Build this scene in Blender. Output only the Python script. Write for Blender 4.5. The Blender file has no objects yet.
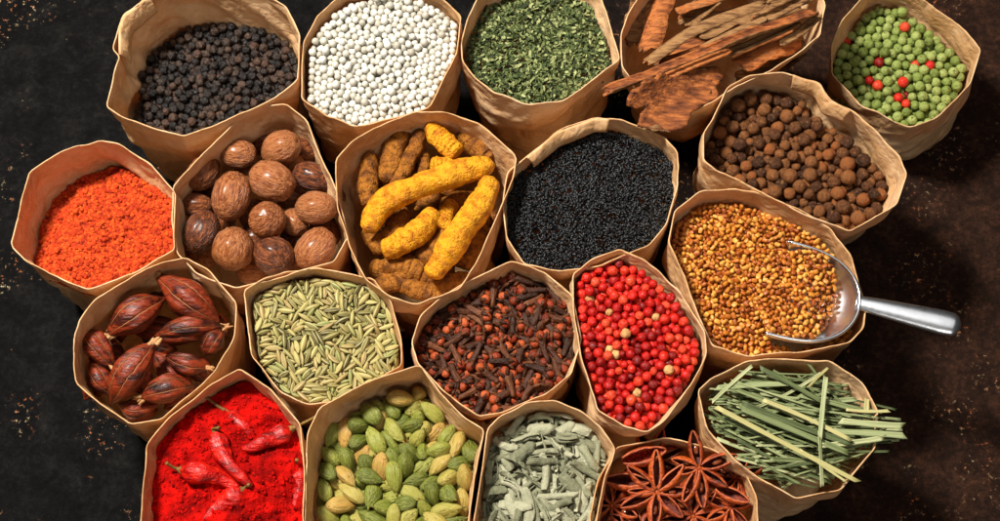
import bpy, math, random
import numpy as np
from mathutils import Matrix, Vector
random.seed(7)
RNG = np.random.default_rng(7)
S = 0.0006            # metres per reference unit (one unit is one photo pixel at rim height)
R0 = 195.0            # height of the bag rims above the table, in units
F = 1586.0
TILT = math.radians(20)
scn = bpy.context.scene
COL = scn.collection
RIGHT = np.array([1.0, 0, 0]); FWD = np.array([0, math.sin(TILT), -math.cos(TILT)]); UP = np.array([0, math.cos(TILT), math.sin(TILT)])
CAM = np.array([0, 0, R0]) - F*FWD

def U(px, py, z):
    d = (px-500)*RIGHT + (260.5-py)*UP + F*FWD
    return CAM + d*((CAM[2]-z)/(-d[2]))
def PROJ(P):
    d = np.asarray(P, float)-CAM
    w = d@FWD
    return 500+F*(d@RIGHT)/w, 260.5-F*(d@UP)/w, w

# ------------------------------------------------------------------ noise
def _h(ix, iy, iz, seed):
    n = (ix*374761393 + iy*668265263 + iz*2147483647 + seed*1274126177) & 0xFFFFFFFF
    n = ((n ^ (n >> 13))*1274126177) & 0xFFFFFFFF
    n = ((n ^ (n >> 16))*2246822519) & 0xFFFFFFFF
    return ((n ^ (n >> 15)) & 0xFFFFFF)/float(0xFFFFFF)*2-1
def vn(P, seed=0):
    P = np.asarray(P, float)
    if P.shape[-1] == 2: P = np.concatenate([P, np.zeros(P.shape[:-1]+(1,))], -1)
    I = np.floor(P).astype(np.int64); f = P-I; f = f*f*f*(f*(f*6-15)+10)
    r = 0
    for a in (0, 1):
        wx = f[..., 0] if a else 1-f[..., 0]
        for b in (0, 1):
            wy = f[..., 1] if b else 1-f[..., 1]
            for c in (0, 1):
                wz = f[..., 2] if c else 1-f[..., 2]
                r = r + wx*wy*wz*_h(I[..., 0]+a, I[..., 1]+b, I[..., 2]+c, seed)
    return r
def fbm(P, oct=4, seed=0, gain=0.5):
    P = np.asarray(P, float); r = 0; a = 1; s = 0
    for o in range(oct):
        r = r + a*vn(P*(2.03**o)+o*17.3, seed+o); s += a; a *= gain
    return r/s
def ridge(P, oct=3, seed=0):
    P = np.asarray(P, float); r = 0; a = 1; s = 0
    for o in range(oct):
        r = r + a*(1-2*np.abs(vn(P*(2.0**o)+o*9.1, seed+o))); s += a; a *= 0.5
    return r/s

def facets(q, d, per, cell, seed):
    ns = max(3, int(per/cell)); x = q*ns+.5*d/cell; y = d/cell
    i = np.floor(x).astype(np.int64); j = np.floor(y).astype(np.int64); fx, fy = x-i, y-j
    H = lambda a, b: _h(a % ns, b, a*0, seed)
    a, b, c, e = H(i, j), H(i+1, j), H(i, j+1), H(i+1, j+1)
    return np.where(fx+fy < 1, a+(b-a)*fx+(c-a)*fy, e+(c-e)*(1-fx)+(b-e)*(1-fy))
# ------------------------------------------------------------------ mesh helpers
def mk(name, V, Fc, mats, smooth=True, uv=None, midx=None):
    m = bpy.data.meshes.new(name)
    V = np.asarray(V, float)*S
    m.from_pydata(V.tolist(), [], Fc if isinstance(Fc, list) else Fc.tolist())
    for a in (mats if isinstance(mats, (list, tuple)) else [mats]): m.materials.append(a)
    if smooth: m.polygons.foreach_set('use_smooth', np.ones(len(m.polygons), bool))
    if midx is not None: m.polygons.foreach_set('material_index', np.asarray(midx, np.int32))
    if uv is not None:
        l = m.uv_layers.new(name='UVMap'); l.data.foreach_set('uv', np.asarray(uv, np.float32).ravel())
    m.update()
    return m
def link(name, data, parent=None, loc=None, rot=None, scale=None):
    o = bpy.data.objects.new(name, data); COL.objects.link(o)
    if parent is not None: o.parent = parent
    if loc is not None: o.location = Vector([float(v)*S for v in loc])
    if rot is not None:
        o.rotation_mode = 'QUATERNION'; o.rotation_quaternion = rot
    if scale is not None: o.scale = scale if hasattr(scale, '__len__') else (scale,)*3
    return o
def tag(o, label=None, cat=None, group=None, kind=None):
    if label: o['label'] = label
    if cat: o['category'] = cat
    if group: o['group'] = group
    if kind: o['kind'] = kind
    return o
def quat_x(d, roll=0.0):
    d = Vector([float(a) for a in d]).normalized()
    q = Vector((1, 0, 0)).rotation_difference(d)
    return q @ Matrix.Rotation(roll, 3, 'X').to_quaternion()
def rot_rand():
    a = RNG.normal(size=4); a /= np.linalg.norm(a)
    from mathutils import Quaternion
    return Quaternion([float(v) for v in a])

import bmesh
def ico(sub):
    bm = bmesh.new(); bmesh.ops.create_icosphere(bm, subdivisions=sub, radius=1)
    V = np.array([v.co[:] for v in bm.verts]); Fc = [[v.index for v in f.verts] for f in bm.faces]; bm.free()
    return V, Fc
ICO = {k: ico(k) for k in (1, 2, 3, 4)}

def frames(path):
    path = np.asarray(path, float)
    T = np.gradient(path, axis=0); T /= np.linalg.norm(T, axis=1)[:, None]+1e-9
    ref = np.array([0, 0, 1.0]) if abs(T[0][2]) < .9 else np.array([0, 1.0, 0])
    N = []; n = ref-T[0]*ref.dot(T[0]); n /= np.linalg.norm(n)
    for t in T:
        n = n-t*n.dot(t); n /= np.linalg.norm(n); N.append(n)
    N = np.array(N); B = np.cross(T, N)
    return T, N, B
def respline(pts, n):
    pts = np.asarray(pts, float)
    P = np.vstack([2*pts[0]-pts[1], pts, 2*pts[-1]-pts[-2]])
    out = []
    m = len(pts)-1
    for q in np.linspace(0, m, n):
        i = min(int(q), m-1); f = q-i
        p0, p1, p2, p3 = P[i], P[i+1], P[i+2], P[i+3]
        out.append(0.5*((2*p1)+(-p0+p2)*f+(2*p0-5*p1+4*p2-p3)*f*f+(-p0+3*p1-3*p2+p3)*f**3))
    return np.array(out)
def tube(path, rad, nseg=16, fn=None, squash=1.0):
    """path (n,3), rad (n,), fn(u,t)->radius multiplier arrays. Returns V,F,uv"""
    path = np.asarray(path, float); rad = np.asarray(rad, float); n = len(path)
    T, N, B = frames(path)
    u = np.arange(nseg)/nseg*2*math.pi
    t = np.linspace(0, 1, n)
    UU, TT = np.meshgrid(u, t)
    mul = fn(UU, TT) if fn is not None else np.ones_like(UU)
    r = rad[:, None]*mul
    V = path[:, None, :] + (np.cos(UU)*r)[..., None]*B[:, None, :] + (np.sin(UU)*r*squash)[..., None]*N[:, None, :]
    V = V.reshape(-1, 3)
    Fc = []; uv = []
    for i in range(n-1):
        for j in range(nseg):
            k = (j+1) % nseg
            Fc.append([i*nseg+j, i*nseg+k, (i+1)*nseg+k, (i+1)*nseg+j])
            uv += [(j/nseg, t[i]), ((j+1)/nseg, t[i]), ((j+1)/nseg, t[i+1]), (j/nseg, t[i+1])]
    Fc.append(list(range(nseg-1, -1, -1))); uv += [((nseg-1-j)/nseg, 0) for j in range(nseg)]
    Fc.append([(n-1)*nseg+j for j in range(nseg)]); uv += [(j/nseg, 1) for j in range(nseg)]
    return V, Fc, uv
def sheet(G, th):
    """closed thin sheet from grid G (a,b,3); material 0 upper face, 1 lower face and edges"""
    G = np.asarray(G, float); a, b = G.shape[:2]
    du = np.gradient(G, axis=0); dv = np.gradient(G, axis=1)
    n = np.cross(du, dv); n /= np.linalg.norm(n, axis=2)[..., None]+1e-9
    th = np.asarray(th)
    A = G+n*(th/2 if th.ndim == 0 else th[..., None]/2); Bm = G-n*(th/2 if th.ndim == 0 else th[..., None]/2)
    V = np.vstack([A.reshape(-1, 3), Bm.reshape(-1, 3)]); o = a*b
    Fc = []; mi = []; uv = []
    id_ = lambda i, j: i*b+j
    def q(i, j): return (i/(a-1), j/(b-1))
    for i in range(a-1):
        for j in range(b-1):
            Fc.append([id_(i, j), id_(i+1, j), id_(i+1, j+1), id_(i, j+1)]); mi.append(0); uv += [q(i, j), q(i+1, j), q(i+1, j+1), q(i, j+1)]
            Fc.append([o+id_(i, j), o+id_(i, j+1), o+id_(i+1, j+1), o+id_(i+1, j)]); mi.append(1); uv += [q(i, j), q(i, j+1), q(i+1, j+1), q(i+1, j)]
    per = [(i, 0) for i in range(a)]+[(a-1, j) for j in range(1, b)]+[(i, b-1) for i in range(a-2, -1, -1)]+[(0, j) for j in range(b-2, 0, -1)]
    for k in range(len(per)):
        p, r = per[k], per[(k+1) % len(per)]
        Fc.append([id_(*r), id_(*p), o+id_(*p), o+id_(*r)]); mi.append(1); uv += [q(*r), q(*p), q(*p), q(*r)]
    return V, Fc, uv, mi

# ------------------------------------------------------------------ materials
def srgb(r, g, b):
    f = lambda c: c/12.92 if c <= .04045 else ((c+.055)/1.055)**2.4
    return (f(r/255), f(g/255), f(b/255), 1)
class NT:
    def __init__(s, name):
        s.m = bpy.data.materials.new(name); s.m.use_nodes = True; s.t = s.m.node_tree; s.N = s.t.nodes; s.L = s.t.links
        s.b = s.N['Principled BSDF']; s.out = s.N['Material Output']
    def n(s, typ, **k):
        x = s.N.new(typ)
        for a, v in k.items():
            if a in x.bl_rna.properties: setattr(x, a, v)
        return x
    def l(s, a, b): s.L.new(a, b)
    def math(s, op, a, b=None, clamp=False):
        x = s.n('ShaderNodeMath', operation=op); x.use_clamp = clamp
        for i, v in enumerate((a, b)):
            if v is None: continue
            if isinstance(v, (int, float)): x.inputs[i].default_value = v
            else: s.l(v, x.inputs[i])
        return x.outputs[0]
    def ramp(s, fac, stops):
        r = s.n('ShaderNodeValToRGB'); e = r.color_ramp.elements
        while len(e) < len(stops): e.new(0.5)
        for i, (p, c) in enumerate(stops):
            e[i].position = p; e[i].color = c
        s.l(fac, r.inputs[0]); return r.outputs[0]
    def noise(s, vec, scale, detail=3, rough=.55, dist=0):
        x = s.n('ShaderNodeTexNoise'); x.inputs['Scale'].default_value = scale; x.inputs['Detail'].default_value = detail
        x.inputs['Roughness'].default_value = rough; x.inputs['Distortion'].default_value = dist
        s.l(vec, x.inputs['Vector']); return x.outputs['Fac']
    def mix(s, fac, a, b, mode='MIX'):
        x = s.n('ShaderNodeMix', data_type='RGBA'); x.blend_type = mode
        if isinstance(fac, (int, float)): x.inputs[0].default_value = fac
        else: s.l(fac, x.inputs[0])
        for i, v in ((6, a), (7, b)):
            if isinstance(v, tuple): x.inputs[i].default_value = v
            else: s.l(v, x.inputs[i])
        return x.outputs[2]
def coords(k, aniso=(1, 1, 1), rand=True, us=None):
    tc = k.n('ShaderNodeTexCoord'); mp = k.n('ShaderNodeMapping')
    mp.inputs['Scale'].default_value = tuple(a*(us or 1)/S for a in aniso)
    if us is None and tuple(aniso) == (1, 1, 1): k.l(k.n('ShaderNodeNewGeometry').outputs['Position'], mp.inputs['Vector'])
    else: k.l(tc.outputs['Object'], mp.inputs['Vector'])
    oi = k.n('ShaderNodeObjectInfo'); ge = k.n('ShaderNodeNewGeometry')
    rnd = k.math('FRACT', k.math('ADD', k.math('MULTIPLY', oi.outputs['Random'], 7.31), k.math('MULTIPLY', ge.outputs['Random Per Island'], 5.17)))
    if rand:
        cb = k.n('ShaderNodeCombineXYZ')
        k.l(k.math('MULTIPLY', rnd, 531.0), cb.inputs[0]); k.l(k.math('MULTIPLY', rnd, 317.0), cb.inputs[1])
        k.l(cb.outputs[0], mp.inputs['Location'])
    return mp.outputs[0], rnd
def GM(name, cols, rnd=.6, ns=.2, bs=.6, bd=.6, bstr=.6, rough=.5, aniso=(1, 1, 1), sss=0, sssr=4, stripes=None, spec=.32, coat=0, spots=None, transl=0, sheen=0, detail=4, ncon=1.6, us=None, rings=None):
    """generic organic material: ramp over (random per piece, noise)"""
    k = NT(name); v, r = coords(k, aniso, True, us)
    no = k.noise(v, ns, detail)
    no = k.math('ADD', k.math('MULTIPLY', k.math('SUBTRACT', no, .5), ncon), .5)
    fac = k.math('ADD', k.math('MULTIPLY', r, rnd), k.math('MULTIPLY', no, 1-rnd), True)
    n = len(cols); col = k.ramp(fac, [(i/(n-1)*.8+.1, srgb(*c)) for i, c in enumerate(cols)])
    bumpsrc = k.noise(v, bs, 4, .6)
    if stripes:
        c, num, sharp, amt = stripes[:4]
        uv = k.n('ShaderNodeUVMap'); sp = k.n('ShaderNodeSeparateXYZ'); k.l(uv.outputs[0], sp.inputs[0])
        wob = k.math('MULTIPLY', k.math('SUBTRACT', no, .5), stripes[4] if len(stripes) > 4 else .06)
        a = k.math('SINE', k.math('MULTIPLY', k.math('ADD', sp.outputs[0], wob), num*2*math.pi))
        a = k.math('POWER', k.math('ADD', k.math('MULTIPLY', a, .5), .5), sharp)
        col = k.mix(k.math('MULTIPLY', a, amt), col, srgb(*c))
        bumpsrc = k.math('ADD', bumpsrc, k.math('MULTIPLY', a, amt*1.1))
    if rings:
        num, amt, wob = rings
        uv2 = k.n('ShaderNodeUVMap'); sp2 = k.n('ShaderNodeSeparateXYZ'); k.l(uv2.outputs[0], sp2.inputs[0])
        rr = k.math('SINE', k.math('ADD', k.math('MULTIPLY', sp2.outputs[1], num*2*math.pi), k.math('MULTIPLY', k.noise(v, .07, 5, .7), wob)))
        rr = k.math('POWER', k.math('ADD', k.math('MULTIPLY', rr, .5), .5), 5)
        col = k.mix(k.math('MULTIPLY', rr, amt), col, srgb(*cols[0])); bumpsrc = k.math('SUBTRACT', bumpsrc, k.math('MULTIPLY', rr, .22))
    if spots:
        c, sc, th = spots
        sn = k.noise(v, sc, 3)
        m = k.math('MULTIPLY', k.math('SUBTRACT', sn, th), 12, True)
        col = k.mix(m, col, srgb(*c))
    k.l(col, k.b.inputs['Base Color'])
    k.b.inputs['Roughness'].default_value = rough
    k.b.inputs['Specular IOR Level'].default_value = spec
    if coat: k.b.inputs['Coat Weight'].default_value = coat; k.b.inputs['Coat Roughness'].default_value = .25
    if sheen: k.b.inputs['Sheen Weight'].default_value = sheen
    if sss:
        k.b.inputs['Subsurface Weight'].default_value = sss; k.b.inputs['Subsurface Radius'].default_value = (1, .5, .3); k.b.inputs['Subsurface Scale'].default_value = sssr*S
    bp = k.n('ShaderNodeBump'); bp.inputs['Strength'].default_value = bstr; bp.inputs['Distance'].default_value = bd*S
    k.l(bumpsrc, bp.inputs['Height']); k.l(bp.outputs[0], k.b.inputs['Normal'])
    if transl:
        tr = k.n('ShaderNodeBsdfTranslucent'); k.l(col, tr.inputs[0]); ms = k.n('ShaderNodeMixShader'); ms.inputs[0].default_value = transl
        k.l(k.b.outputs[0], ms.inputs[1]); k.l(tr.outputs[0], ms.inputs[2]); k.l(ms.outputs[0], k.out.inputs[0])
    return k.m

def paper_mat():
    k = NT('kraft_paper')
    v, r = coords(k, (1, 1, 1)); tc = k.n('ShaderNodeTexCoord')
    big = k.noise(v, .018, 4, .6)
    fib = k.noise(v, .9, 3, .7)
    mid = k.noise(v, .11, 4, .6, .6)
    f = k.math('ADD', k.math('ADD', k.math('MULTIPLY', big, .6), k.math('MULTIPLY', mid, .35)), k.math('MULTIPLY', fib, .22))
    f = k.math('ADD', f, k.math('MULTIPLY', k.math('SUBTRACT', r, .5), .12))
    col = k.ramp(f, [(.36, srgb(186, 136, 86)), (.55, srgb(222, 174, 120)), (.8, srgb(244, 210, 166))])
    # crumple creases
    vo = k.n('ShaderNodeTexVoronoi', feature='DISTANCE_TO_EDGE'); vo.inputs['Scale'].default_value = .034; 
    dv = k.n('ShaderNodeVectorMath', operation='ADD'); nn = k.n('ShaderNodeTexNoise'); nn.inputs['Scale'].default_value = .03; k.l(v, nn.inputs['Vector'])
    sc = k.n('ShaderNodeVectorMath', operation='SCALE'); sc.inputs['Scale'].default_value = 45; k.l(nn.outputs['Color'], sc.inputs[0])
    k.l(v, dv.inputs[0]); k.l(sc.outputs[0], dv.inputs[1]); k.l(dv.outputs[0], vo.inputs['Vector'])
    cre = k.math('MULTIPLY', vo.outputs['Distance'], 9.0, True)
    col = k.mix(k.math('MULTIPLY', k.math('SUBTRACT', 1, cre), .22), col, srgb(232, 204, 168))
    k.l(col, k.b.inputs['Base Color']); k.b.inputs['Roughness'].default_value = .58; k.b.inputs['Specular IOR Level'].default_value = .35
    b1 = k.n('ShaderNodeBump'); b1.inputs['Strength'].default_value = .6; b1.inputs['Distance'].default_value = 2.4*S
    c1 = k.math('ABSOLUTE', k.math('SUBTRACT', k.noise(v, .022, 1.5, .5, .3), .5)); c2 = k.math('ABSOLUTE', k.math('SUBTRACT', k.noise(v, .055, 2, .5, .2), .5))
    hh = k.math('ADD', k.math('ADD', k.math('MULTIPLY', c1, 6.0), k.math('MULTIPLY', c2, 3.0)), k.math('MULTIPLY', mid, .5))
    k.l(hh, b1.inputs['Height'])
    b2 = k.n('ShaderNodeBump'); b2.inputs['Strength'].default_value = .25; b2.inputs['Distance'].default_value = .35*S
    k.l(fib, b2.inputs['Height']); k.l(b1.outputs[0], b2.inputs['Normal']); k.l(b2.outputs[0], k.b.inputs['Normal'])
    tr = k.n('ShaderNodeBsdfTranslucent'); k.l(k.mix(1.0, col, (1, .8, .58, 1), 'MULTIPLY'), tr.inputs[0])
    ms = k.n('ShaderNodeMixShader'); ms.inputs[0].default_value = .2
    k.l(k.b.outputs[0], ms.inputs[1]); k.l(tr.outputs[0], ms.inputs[2]); k.l(ms.outputs[0], k.out.inputs[0])
    return k.m
PAPER = paper_mat()

def table_mat():
    k = NT('dark_stained_table')
    v, r = coords(k, (1, 1, 1), False)
    sp = k.n('ShaderNodeSeparateXYZ'); k.l(v, sp.inputs[0])
    big = k.noise(v, .006, 5, .62, .4); mid = k.noise(v, .035, 6, .68, .5); fine = k.noise(v, .16, 8, .8)
    right = k.math('MULTIPLY', k.math('ADD', k.math('ADD', k.math('MULTIPLY', sp.outputs[0], .0022), .0), k.math('MULTIPLY', k.math('SUBTRACT', big, .5), 2.2)), 1, True)
    t = k.math('ADD', k.math('MULTIPLY', mid, .5), k.math('MULTIPLY', fine, .5))
    slate = k.ramp(t, [(.36, srgb(3, 3, 3)), (.5, srgb(13, 12, 12)), (.62, srgb(26, 25, 24)), (.78, srgb(74, 70, 66))])
    t2 = k.math('ADD', k.math('MULTIPLY', mid, .42), k.math('MULTIPLY', fine, .58))
    brown = k.ramp(t2, [(.3, srgb(14, 8, 6)), (.48, srgb(36, 23, 17)), (.6, srgb(62, 39, 28)), (.72, srgb(132, 78, 50))])
    col = k.mix(right, slate, brown)
    # flecks of pale paint and rust, clustered
    fl = k.noise(v, .16, 3, .75); cl = k.noise(v, .011, 3, .6)
    m = k.math('MULTIPLY', k.math('MULTIPLY', k.math('SUBTRACT', fl, .6), 18, True), k.math('MULTIPLY', k.math('SUBTRACT', cl, .53), 9, True))
    fcol = k.ramp(k.noise(v, .06, 2), [(.42, srgb(176, 160, 122)), (.58, srgb(176, 100, 58))])
    col = k.mix(m, col, fcol)
    k.l(col, k.b.inputs['Base Color']); k.b.inputs['Roughness'].default_value = .7; k.b.inputs['Specular IOR Level'].default_value = .04
    bp = k.n('ShaderNodeBump'); bp.inputs['Strength'].default_value = .7; bp.inputs['Distance'].default_value = 3*S
    k.l(t, bp.inputs['Height']); k.l(bp.outputs[0], k.b.inputs['Normal'])
    return k.m

M = {}
M['bpep'] = GM('black_pepper_skin', [(5, 4, 4), (13, 10, 9), (28, 20, 17), (80, 60, 46), (66, 22, 16)], .45, .6, .5, 2.6, 1, .3, ncon=2.2, spec=.5)
M['pearl'] = GM('white_pearl_skin', [(156, 148, 130), (196, 192, 180), (216, 214, 206)], .6, .2, .8, .3, .3, .36)
M['herb'] = GM('dried_green_herb', [(30, 38, 18), (64, 78, 38), (106, 116, 66), (160, 164, 110)], .85, .3, .8, .6, .6, .8)
M['bark_out'] = GM('cinnamon_outer_bark', [(66, 42, 22), (118, 80, 46), (156, 116, 72), (126, 76, 38)], .25, .25, .4, 3, 1, .75, aniso=(.15, 1, 1), detail=8, ncon=2.4)
M['bark_in'] = GM('cinnamon_inner_bark', [(78, 38, 18), (132, 72, 34), (184, 108, 52), (150, 96, 54)], .35, .22, .4, 3.4, 1, .7, aniso=(.2, 1, 1), detail=8, ncon=2.4)
M['gpep'] = GM('green_pepper_skin', [(84, 96, 36), (126, 142, 66), (156, 168, 94), (108, 120, 54)], .6, .22, .4, 2.2, 1, .36, sss=.08, sssr=2, spots=((80, 78, 34), .28, .6))
M['redpep'] = GM('red_berry_skin', [(104, 6, 4), (176, 12, 8), (206, 30, 16), (216, 74, 40)], .75, .3, .4, 2.2, 1, .3, coat=.15)
M['tanpep'] = GM('pale_berry_skin', [(186, 120, 66), (216, 168, 108), (160, 82, 44)], .5, .3, .5, 1.8, 1, .5)
M['allsp'] = GM('allspice_skin', [(36, 19, 9), (72, 40, 20), (104, 62, 31), (134, 84, 44), (152, 76, 28)], .6, .4, .7, 2.6, 1, .34, spots=((160, 116, 66), .5, .61), ncon=2.2)
M['orange'] = GM('orange_spice_powder', [(124, 24, 3), (182, 52, 7), (216, 92, 22)], .35, .12, .4, 2, 1, .9, detail=6, ncon=2)
M['redpow'] = GM('red_chilli_powder', [(84, 1, 0), (158, 5, 2), (206, 14, 5)], .3, .045, .3, 2.8, 1, .95, detail=7, ncon=3, spec=.1)
M['nutmeg'] = GM('nutmeg_shell', [(40, 18, 8), (98, 48, 22), (142, 78, 38), (176, 112, 66), (110, 52, 22)], .5, .34, .5, 4.2, 1, .34, aniso=(.3, 1, 1), coat=.3, detail=7, us=20, ncon=2.4)
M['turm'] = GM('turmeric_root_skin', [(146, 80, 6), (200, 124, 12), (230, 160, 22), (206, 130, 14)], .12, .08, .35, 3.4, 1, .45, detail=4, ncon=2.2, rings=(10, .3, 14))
M['turm_brown'] = GM('brown_turmeric_skin', [(74, 38, 6), (126, 72, 12), (164, 102, 24), (118, 66, 12)], .15, .08, .35, 3.4, 1, .55, detail=4, ncon=2.2, rings=(7, .3, 12))  # darker brown version of the skin, for most back and lower roots
M['nig'] = GM('black_nigella_seed', [(5, 6, 7), (14, 15, 17), (34, 36, 38)], .85, .4, .9, .4, .5, .38)
M['fenu'] = GM('fenugreek_seed_skin', [(116, 48, 10), (168, 88, 22), (196, 124, 38), (222, 162, 70), (146, 64, 16)], .8, .3, .8, .5, .6, .4, spec=.45)
M['bcard'] = GM('dark_red_pod_husk', [(18, 5, 3), (60, 16, 7), (128, 46, 18), (88, 26, 11)], .25, .1, .3, 1.8, 1, .4, aniso=(.25, 1, 1), stripes=((180, 122, 74), 7, 60, .85, .02), coat=.1, detail=7, ncon=2.6)
M['bcend'] = GM('frayed_pod_end', [(150, 104, 64), (196, 150, 100)], .3, .3, .5, 1, .8, .7)
M['fennel'] = GM('fennel_seed_skin', [(74, 66, 32), (126, 116, 62), (166, 154, 92), (142, 116, 70), (118, 124, 66)], .85, .3, .6, .4, .6, .5, stripes=((208, 196, 138), 5, 4, .55, .02), us=5)
M['clove'] = GM('clove_stem_skin', [(28, 13, 6), (70, 36, 18), (116, 68, 40)], .55, .3, .5, 2.4, 1, .45, aniso=(.4, 1, 1), us=11, spec=.25)
M['bud'] = GM('clove_bud_skin', [(74, 22, 7), (138, 50, 20), (192, 92, 46)], .7, .3, .6, 2.0, .9, .34, us=11)
M['chilli'] = GM('dried_chilli_skin', [(96, 3, 1), (172, 8, 3), (212, 34, 14)], .2, .14, .2, 3.6, 1, .4, aniso=(.4, 1, 1), coat=.1, ncon=2.4)
M['chstem'] = GM('chilli_stalk', [(60, 38, 12), (110, 82, 34), (150, 124, 64)], .2, .3, .5, 1, .8, .65)
M['card'] = GM('cardamom_pod_husk', [(84, 94, 32), (114, 122, 44), (140, 142, 58), (164, 150, 74), (176, 134, 66)], .85, .3, .4, 1.8, .9, .36, aniso=(.2, 1, 1), stripes=((186, 176, 104), 11, 2, .2, .12), us=11, ncon=2.2)
M['sage'] = GM('dried_sage_leaf', [(104, 102, 80), (160, 158, 130), (210, 206, 178)], .5, .5, .8, 1.6, 1, .9, ncon=2.2)
M['sageg'] = GM('green_sage_underside', [(96, 98, 74), (140, 140, 112), (176, 174, 146)], .6, .3, .6, 1.4, 1, .85)
M['anise'] = GM('star_anise_husk', [(74, 20, 6), (148, 54, 17), (198, 90, 32), (118, 38, 12)], .35, .2, .35, 2.6, 1, .36, aniso=(.6, 1, 1), coat=.15, ncon=2.2)
M['anlip'] = GM('star_anise_lip', [(110, 44, 20), (168, 84, 50), (204, 128, 90)], .3, .25, .4, 1.2, .8, .4)
M['anseed'] = GM('star_anise_seed', [(96, 40, 18), (140, 66, 30)], .5, .3, .5, .2, .2, .15, coat=.8)
M['grass'] = GM('dried_lemongrass', [(66, 76, 42), (108, 118, 74), (142, 150, 104), (182, 184, 136)], .7, .55, .9, .9, .8, .5, aniso=(.04, 1, 1), ncon=2)
M['straw'] = GM('pale_lemongrass_stalk', [(158, 150, 92), (188, 180, 126)], .5, .4, .8, .6, .6, .5, aniso=(.05, 1, 1))
M['andark'] = GM('star_anise_hollow', [(40, 10, 4), (96, 30, 12), (140, 56, 26)], .3, .25, .4, 1.6, 1, .4)
M['redflesh'] = GM('red_pod_flesh', [(70, 14, 6), (150, 40, 18), (206, 84, 40)], .1, .4, .5, 3, 1, .6, ncon=2.6)
TABLE = table_mat()
def steel(ro, nm):
    k = NT(nm); v, r = coords(k, (1, 1, 1), False)
    k.b.inputs['Base Color'].default_value = (.86, .89, .94, 1); k.b.inputs['Metallic'].default_value = 1
    k.l(k.math('ADD', k.math('MULTIPLY', k.noise(v, .2, 4), .1), ro), k.b.inputs['Roughness'])
    bp = k.n('ShaderNodeBump'); bp.inputs['Strength'].default_value = .12; bp.inputs['Distance'].default_value = 1*S
    k.l(k.noise(v, .08, 3), bp.inputs['Height']); k.l(bp.outputs[0], k.b.inputs['Normal'])
    return k.m
STEEL = steel(.12, 'polished_steel'); BRUSHED = steel(.24, 'brushed_steel')

# ------------------------------------------------------------------ table
n = 60
xs = np.linspace(-3600, 3600, n); G = np.zeros((n, n, 3)); G[..., 0], G[..., 1] = np.meshgrid(xs, xs, indexing='ij')
V = G.reshape(-1, 3); Fc = [[i*n+j, (i+1)*n+j, (i+1)*n+j+1, i*n+j+1] for i in range(n-1) for j in range(n-1)]
tb = link('table_surface', mk('table_surface', V, Fc, TABLE)); tag(tb, 'dark mottled table top with pale flecks at left and rusty brown stains at right', kind='structure')

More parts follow.
